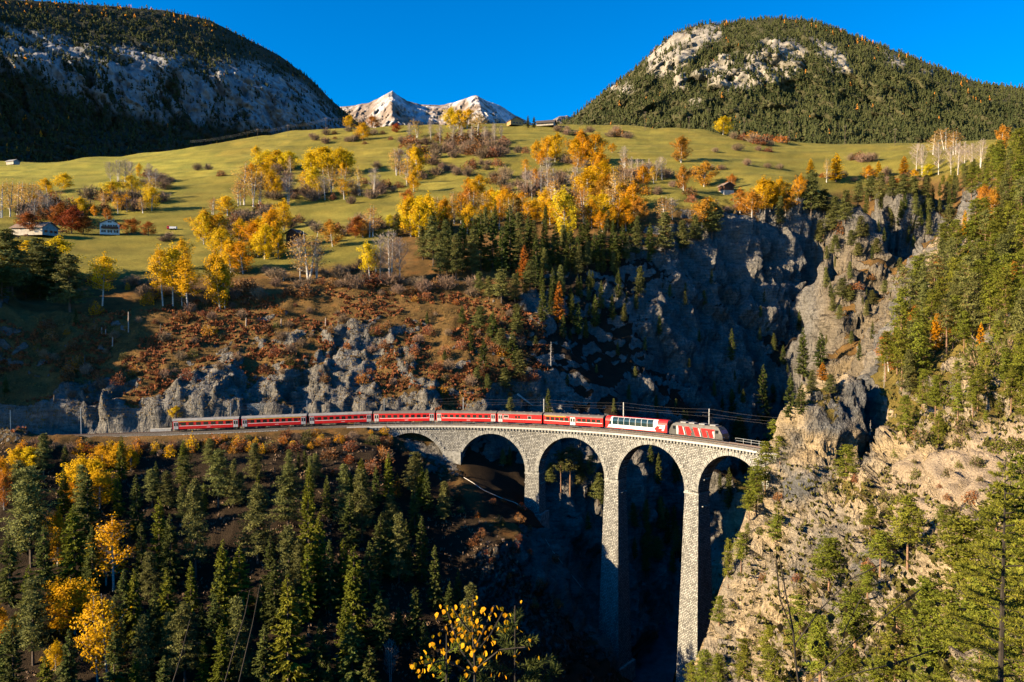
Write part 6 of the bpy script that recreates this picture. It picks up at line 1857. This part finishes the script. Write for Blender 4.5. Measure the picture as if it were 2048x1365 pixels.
# cattle
M['cowhide'] = plain('brown_cowhide', (0.16, 0.085, 0.05), 0.85, 0.3, 1.5)
def cow(px, py, rz, label):
    l_ = hit(px, py)
    import bmesh
    vs = [(0, 0, 1.05), (-0.55, 0, 1.08), (-0.95, 0, 1.12), (0.55, 0, 1.05), (0.85, 0, 1.08), (1.15, 0, 1.0), (1.45, 0, 0.75), (1.72, 0, 0.52),
          (0.75, 0.22, 0.75), (0.76, 0.22, 0.4), (0.78, 0.22, 0.0), (0.75, -0.22, 0.75), (0.76, -0.22, 0.4), (0.78, -0.22, 0.0),
          (-0.8, 0.22, 0.8), (-0.95, 0.22, 0.42), (-0.88, 0.22, 0.0), (-0.8, -0.22, 0.8), (-0.95, -0.22, 0.42), (-0.88, -0.22, 0.0), (-1.12, 0, 0.9), (-1.14, 0, 0.5)]
    ed = [(0, 1), (1, 2), (0, 3), (3, 4), (4, 5), (5, 6), (6, 7), (4, 8), (8, 9), (9, 10), (4, 11), (11, 12), (12, 13), (2, 14), (14, 15), (15, 16), (2, 17), (17, 18), (18, 19), (2, 20), (20, 21)]
    rad = [.40, .38, .33, .38, .33, .2, .17, .11, .16, .08, .07, .16, .08, .07, .2, .09, .07, .2, .09, .07, .05, .03]
    me = bpy.data.meshes.new('cow'); me.from_pydata(vs, ed, [])
    me.materials.append(M['cowhide'])
    o = add('cow', me, None, l_); o.rotation_euler = (0, 0, rz)
    m = o.modifiers.new('skin', 'SKIN')
    for k, sv in enumerate(me.skin_vertices[0].data): sv.radius = (rad[k], rad[k])
    me.skin_vertices[0].data[0].use_root = True
    o.modifiers.new('sub', 'SUBSURF').levels = 1
    tag(o, label, 'cow', 'cattle grazing by the farmhouse')
cow(33, 478, 0.2, 'brown cow grazing left of the farmhouse, leftmost of the herd')
cow(53, 475, 2.9, 'brown cow grazing in front of the pale farmhouse')
cow(118, 468, 0.1, 'brown cow between farmhouse and chalet, left of the pair')
cow(129, 467, 3.3, 'brown cow between farmhouse and chalet, right of the pair')
# power line across the crest
PL = [(515, 258, 279), (576, 250, 274), (652, 236, 268), (1290, 224, 262), (1378, 234, 266), (1488, 236, 276), (1578, 244, 286), (1690, 252, 290), (1790, 258, 292)]
tops = []
WH = ['leftmost pole of the power line on the crest', 'second power pole from left on the crest', 'third power pole from left beside the orange tree', 'power pole left on the right-hand crest', 'power pole left of the round yellow tree', 'power pole right of the round yellow tree', 'power pole above the brown hedge', 'power pole in front of the far forest', 'rightmost power pole by the bare birches']
for (x, yt, yb), lab in zip(PL, WH):
    l_ = hit(x, yb)
    if l_ is None: continue
    h = (yb - yt) / FPX * l_.y
    o = empty('power_pole', l_); tag(o, lab, 'pole', 'power poles on the meadow crest')
    MB().tube([(0, 0, -1), (0, 0, h)], [0.16, 0.1], 6).build('post', M['bark'], o)
    MB().box(-1.2, 1.2, -0.08, 0.08, h - 0.7, h - 0.5).build('crossarm', M['twig'], o)
    tops.append((x, Vector((l_.x, l_.y, l_.z + h - 0.5))))
for j in range(3):
    seg = [t for t in tops if t[0] < 900]
    ext = Vector(at(860, 232, 820))
    ps = [Vector(at(380, 282, 760))] + [t[1] for t in seg] + [ext]
    pts = []
    for a, b in zip(ps[:-1], ps[1:]):
        for k in range(6):
            t = k / 6; p = a.lerp(b, t); p = p + Vector((0, 0, -1.6 * 4 * t * (1 - t) - 0.9 * j)); pts.append(p)
    pts.append(ps[-1] - Vector((0, 0, 0.9 * j)))
    tag(MB().tube(pts, 0.04, 3).build('power_cable', M['steel']), ['topmost', 'middle', 'lowest'][j] + ' cable of the power line over the left crest', 'cable', 'power cables')
# river at the foot of the gorge
M['water'] = plain('shallow_river_water', (0.03, 0.045, 0.05), 0.35, 0.5, 0.4, 0.3)
rv = [(-6, 150), (10, 165), (22, 185), (36, 205), (45, 230), (60, 254), (84, 284)]
mb = MB()
L_, R2 = [], []
for k, (x, y) in enumerate(rv):
    x2, y2 = rv[min(k + 1, len(rv) - 1)]; x1, y1 = rv[max(k - 1, 0)]
    d = Vector((x2 - x1, y2 - y1, 0)).normalized(); n_ = Vector((-d.y, d.x, 0)) * 5.5
    z = max(2.4, drop(x, y).z + 0.35)
    L_.append((x + n_.x, y + n_.y, z)); R2.append((x - n_.x, y - n_.y, z))
for k in range(len(rv) - 1): mb.poly([R2[k], R2[k + 1], L_[k + 1], L_[k]])
tag(mb.build('river', M['water']), 'shallow river at the bottom of the gorge', kind='structure')
# ------------------------------------------------------------------ plants close to the camera
def sapling(name, label, D, stem, twigs, leaves, leafmat_, leaf_len, seed):
    """stem, twigs: lists of picture points; every leaf an object of its own."""
    g = np.random.default_rng(seed)
    base = Vector(at(stem[0][0], stem[0][1], D))
    gr = drop(base.x, base.y, base.z + 0.3)
    foot = gr if gr is not None else base - Vector((0, 0, 1.5))
    r = empty(name, foot); tag(r, label, 'sapling')
    pts = [Vector((base.x, base.y, foot.z - 0.1)) - foot] + [Vector(at(x, y, D)) - foot for x, y in stem]
    mb = MB(); mb.tube(pts, [0.012] + [0.008 - 0.006 * k / len(stem) for k in range(len(stem))], 5)
    for tw_ in twigs:
        dd = g.uniform(-0.3, 0.3)
        mb.tube([Vector(at(x, y, D + dd * k / len(tw_))) - foot for k, (x, y) in enumerate(tw_)], 0.0045, 4)
    mb.build('stem', M['darkbark'], r)
    lm = []
    for k in range(3):
        w = 0.36 + 0.05 * k
        v = [(0, 0, 0), (0.28, w, 0.05), (0.62, w * 0.8, 0.10), (1.0, 0, 0.02), (0.62, -w * 0.8, 0.08), (0.28, -w, 0.03), (0.5, 0, -0.02)]
        f = [(0, 6, 1), (1, 6, 2), (2, 6, 3), (3, 6, 4), (4, 6, 5), (5, 6, 0)]
        me = bpy.data.meshes.new('leaf'); me.from_pydata(v, [], f); me.materials.append(M[leafmat_]); me.update()
        lm.append(me)
    for k, (x, y) in enumerate(leaves):
        o = add('leaf', lm[k % 3], r)
        o.location = Vector(at(x, y, D + g.uniform(-0.35, 0.35))) - foot
        s = leaf_len * g.uniform(0.7, 1.2)
        o.scale = (s, s, s)
        o.rotation_euler = (g.uniform(-0.9, 0.9), g.uniform(0.7, 1.9), g.uniform(0, 6.28))
    return r
g9 = np.random.default_rng(99)
lv = [(894,1215),(905,1225),(938,1212),(950,1205),(946,1222),(930,1232),(900,1240),(915,1246),(962,1250),(978,1232),(985,1214),(1010,1226),(1015,1240),(948,1248),(955,1262),(940,1270),(925,1258),(905,1262),(880,1280),(862,1286),(848,1300),(868,1318),(880,1330),(900,1312),(920,1290),(935,1296),(950,1280),(975,1272),(990,1282),(1000,1262),(1018,1255),(985,1300),(960,1315),(950,1332),(930,1340),(1056,1296),(1000,1345),(858,1334),(842,1322),(828,1336),(912,1210),(925,1218),(968,1225),(890,1252),(940,1235),(957,1238),(970,1290),(915,1275),(948,1298),(1005,1300),(1030,1310),(838,1338),(846,1344),(884,1300),(896,1286),(992,1248)]
lv = lv + [(x + g9.normal(0, 10), y + g9.normal(0, 9)) for x, y in lv] + [(x + g9.normal(0, 16), y + g9.normal(0, 14)) for x, y in lv]
sapling('birch_sapling', 'small yellow-leaved birch sapling rising at the bottom edge before the gorge', 4.2, [(950,1400),(950,1330),(946,1270),(944,1225),(947,1190)],
        [[(950,1340),(920,1300),(895,1225)],[(948,1310),(980,1270),(1005,1225)],[(946,1270),(925,1245),(905,1215)],[(948,1300),(970,1255),(988,1212)],[(950,1350),(890,1320),(850,1330)],[(950,1340),(1000,1300),(1050,1295)],[(945,1240),(938,1215),(935,1200)]], lv, 'gold', 0.027, 5)
lv2 = []
for k in range(64):
    x = g9.uniform(1550, 1880)
    lv2.append((x, 1110 + (x - 1550) * 0.1 + g9.uniform(0, 200)))
lv2 += [(1556,1108),(1560,1130),(1568,1125),(1600,1168),(1655,1280),(1662,1276),(1690,1262),(1750,1130),(1745,1150),(1812,1170),(1825,1180),(1830,1190),(1790,1120),(1700,1225),(1560,1336),(1575,1345),(1625,1290),(1633,1280)]
sapling('birch_sapling', 'birch sapling with shade-darkened leaf colour and thin bare stem, bottom right foreground', 5.0, [(1604,1420),(1592,1330),(1586,1260),(1570,1180),(1558,1110)],
        [[(1590,1290),(1640,1220),(1700,1160),(1760,1130)],[(1588,1270),(1560,1200),(1552,1120)],[(1600,1380),(1680,1310),(1760,1240),(1840,1180)],[(1600,1390),(1700,1350),(1780,1330),(1870,1300)],[(1592,1320),(1560,1300),(1540,1330)],[(1680,1310),(1690,1260),(1720,1200)]], lv2, 'shadeleaf', 0.05, 6)
def bare_stem(label, D, pts):
    p = [Vector(at(x, y, D)) for x, y in pts]
    gr = drop(p[0].x, p[0].y, p[0].z + 0.3) or (p[0] - Vector((0, 0, 1)))
    o = MB().tube([Vector((0, 0, -0.1))] + [q_ - gr for q_ in p], [0.006] + [0.0045 - 0.003 * k / len(p) for k in range(len(p))], 5).build('bare_sapling', M['darkbark'], None, gr)
    tag(o, label, 'twig')
bare_stem('thin dark leaning stem before the lower forest, right of the pair', 4.5, [(470,1400),(486,1330),(505,1250),(520,1170)])
bare_stem('thin dark curved stem before the lower forest, left of the pair', 4.6, [(440,1400),(468,1300),(490,1230),(500,1180)])
bare_stem('thin dark stem crossing the bottom edge further left', 4.8, [(335,1400),(360,1320),(380,1240)])
# close conifers
def young_conifer(name, label, px, ytop, D, height, Rb, dens, mat, seed, needle=0.05, up=0.45, cat='spruce', bark='darkbark', side=9, nb=46, twigl=0.35, thick=0.035):
    g = np.random.default_rng(seed)
    top = Vector(at(px, ytop, D))
    foot = top - Vector((0, 0, height))
    gr = drop(foot.x, foot.y, top.z)
    if gr is not None and gr.z < foot.z: foot = gr; height = top.z - gr.z
    r = empty(name, foot); tag(r, label, cat)
    mb = MB(); mb.tube([(0, 0, -0.3), (0, 0, height * 0.6), (0, 0, height)], [thick, thick * 0.6, 0.004], 6)
    tw = MB(); B, D_, L_ = [], [], []
    for k in range(nb):
        q_ = (k + g.random()) / nb
        z = height * (0.12 + 0.86 * q_)
        a = k * 2.4 + g.normal(0, 0.4)
        rl = Rb * (1 - q_) ** 0.75 * g.uniform(0.6, 1.1) + 0.06
        o = np.array([0, 0, z]); e = o + np.array([math.cos(a) * rl, math.sin(a) * rl, rl * up * g.uniform(0.5, 1.3)])
        tw.tube([tuple(o), tuple((o + e) / 2 + [0, 0, -0.05 * rl]), tuple(e)], [thick * 0.25, thick * 0.16, thick * 0.05], 4, False)
        ax = [(o, e)]
        for j in range(side):
            c = o + (e - o) * g.uniform(0.2, 0.95)
            aa = a + g.choice([-1, 1]) * g.uniform(0.4, 1.0)
            l2 = rl * twigl * g.uniform(0.5, 1.1) * (1 - 0.4 * np.linalg.norm(c - o) / rl)
            f = c + np.array([math.cos(aa), math.sin(aa), g.uniform(-0.1, 0.35)]) * l2
            tw.tube([tuple(c), tuple(f)], [thick * 0.1, thick * 0.04], 3, False)
            ax.append((c, f))
        for c, f in ax:
            ln = np.linalg.norm(f - c); m = max(3, int(ln * dens))
            t = g.random(m)[:, None]
            B.append(c + (f - c) * t)
            d = (f - c) / ln + g.normal(0, 0.75, (m, 3)); D_.append(d); L_.append(g.uniform(0.6, 1.2, m) * needle)
    B, D_, L_ = np.concatenate(B), np.concatenate(D_), np.concatenate(L_)
    mb.build('trunk', M[bark], r)
    tw.build('branches', M[bark], r)
    V_ = blades(B, D_, L_, L_ * 0.17, g, 1.0)
    add('crown', quads_mesh('crown', V_, M[mat]), r)
    return r
young_conifer('spruce_sapling', 'dark young spruce top beside the yellow birch leaves at the bottom edge', 1030, 1212, 5.2, 2.4, 0.75, 320, 'spruce', 3, 0.05, 0.5, side=9, nb=46, thick=0.014)
young_conifer('pine_sapling', 'bushy young pine at the bottom edge left of the dark spruce top', 893, 1268, 5.6, 2.0, 0.5, 260, 'fresh', 4, 0.06, 0.8, 'pine', side=6, nb=22)
young_conifer('larch_tree', 'tall thin dark larch with sparse feathery branches in the right foreground', 2012, 905, 17.0, 8.0, 2.4, 150, 'sunpine', 8, 0.09, 0.34, 'larch', 'darkbark', 16, 95, 0.36, 0.085)
# big trees beside and behind the viewpoint keep its bushes in the shade
for k, (x, y, h) in enumerate(((-8.5, -0.7, 14), (-11.5, -3.0, 17), (-15, -5.5, 19), (-18, -4, 19))):
    l_ = drop(x, y)
    if l_ is not None: plant('spruce', -200 - k, 600, 700, None, l_, h)

# ------------------------------------------------------------------ labels for the plants
CARS = [(160, 'far left of the train'), (340, 'just left of the train'), (480, 'the last carriage'), (616, 'the second-last carriage'), (748, 'the third-last carriage'), (875, 'the fourth-last carriage'), (1000, 'the fifth-last carriage'), (1090, 'the baggage van'), (1210, 'the centre-door carriage'), (1339, 'the panorama carriage'), (1460, 'the engine'), (1e9, "the viaduct's right end")]
def car(x): return next(n for m, n in CARS if x < m)
def place_words(x, y):
    if x < -100: return 'beside the viewpoint, outside the picture'
    if x < -20: return 'beyond the left edge'
    if x > 1480 and y > 900: return 'on the lit rock, ' + ('left face' if x < 1620 else 'middle' if x < 1800 else 'right side') + (' low down' if y > 1150 else ' high up')
    if x > 1740 and y > 400: return 'on the right pine slope ' + ('top' if y < 500 else 'upper' if y < 600 else 'middle' if y < 700 else 'lower') + ' part'
    if y > 860:
        if x > 900: return 'under the arches below ' + car(x)
        row = 'high' if y < 960 else 'halfway' if y < 1090 else 'low' if y < 1230 else 'at the bottom'
        c = car(x)
        return f'{row} in forest ' + ('below ' + c if c.startswith('the') else c)
    if x > 1480 and y > 425: return 'on the lit gorge buttress' if y < 640 else 'in the gorge behind the rock'
    if y > 560 or (y > 470 and x > 1040):
        c = car(x)
        if x > 1100: return ('upper' if y < 540 else 'middle' if y < 610 else 'lower') + ' shaded gorge wall above ' + c
        return ('upper' if y < 650 else 'lower') + ' slope ' + ('above ' + c if c.startswith('the') else c)
    row = 'meadow crest' if y < 268 else 'upper meadow' if y < 330 else 'mid meadow' if y < 400 else 'lower meadow'
    c = 'far left' if x < 150 else 'left of chalet' if x < 200 else 'around chalet' if x < 330 else 'left part' if x < 560 else 'left of centre' if x < 760 else 'centre' if x < 960 else 'right of centre' if x < 1160 else 'left of barn' if x < 1430 else 'right of barn' if x < 1650 else 'far right'
    return f'{row} {c}'
ORD_ = 'first second third fourth fifth sixth seventh eighth ninth tenth eleventh twelfth thirteenth fourteenth fifteenth sixteenth seventeenth eighteenth nineteenth twentieth twenty-first twenty-second twenty-third twenty-fourth twenty-fifth twenty-sixth twenty-seventh twenty-eighth'.split()
ORD = ['leftmost'] + [w + ' from left' for w in ORD_[1:]]
bk_ = {}
for o, kind, x, y in PLANTS:
    bk_.setdefault((kind, place_words(x, y)), []).append((x, o))
for (kind, where), lst in bk_.items():
    words, cat = KIND[kind][1], KIND[kind][2]
    lst.sort(key=lambda t: t[0])
    grp = f'{words}s {where}'
    for k, (x, o) in enumerate(lst):
        if len(lst) == 1: lab = f'{words} {where}'
        elif len(lst) <= 28: lab = f'{words}, {ORD[k] if k < len(lst) - 1 else "rightmost"}, {where}'
        else: lab = f'{words} {where}'
        tag(o, lab, cat, grp)
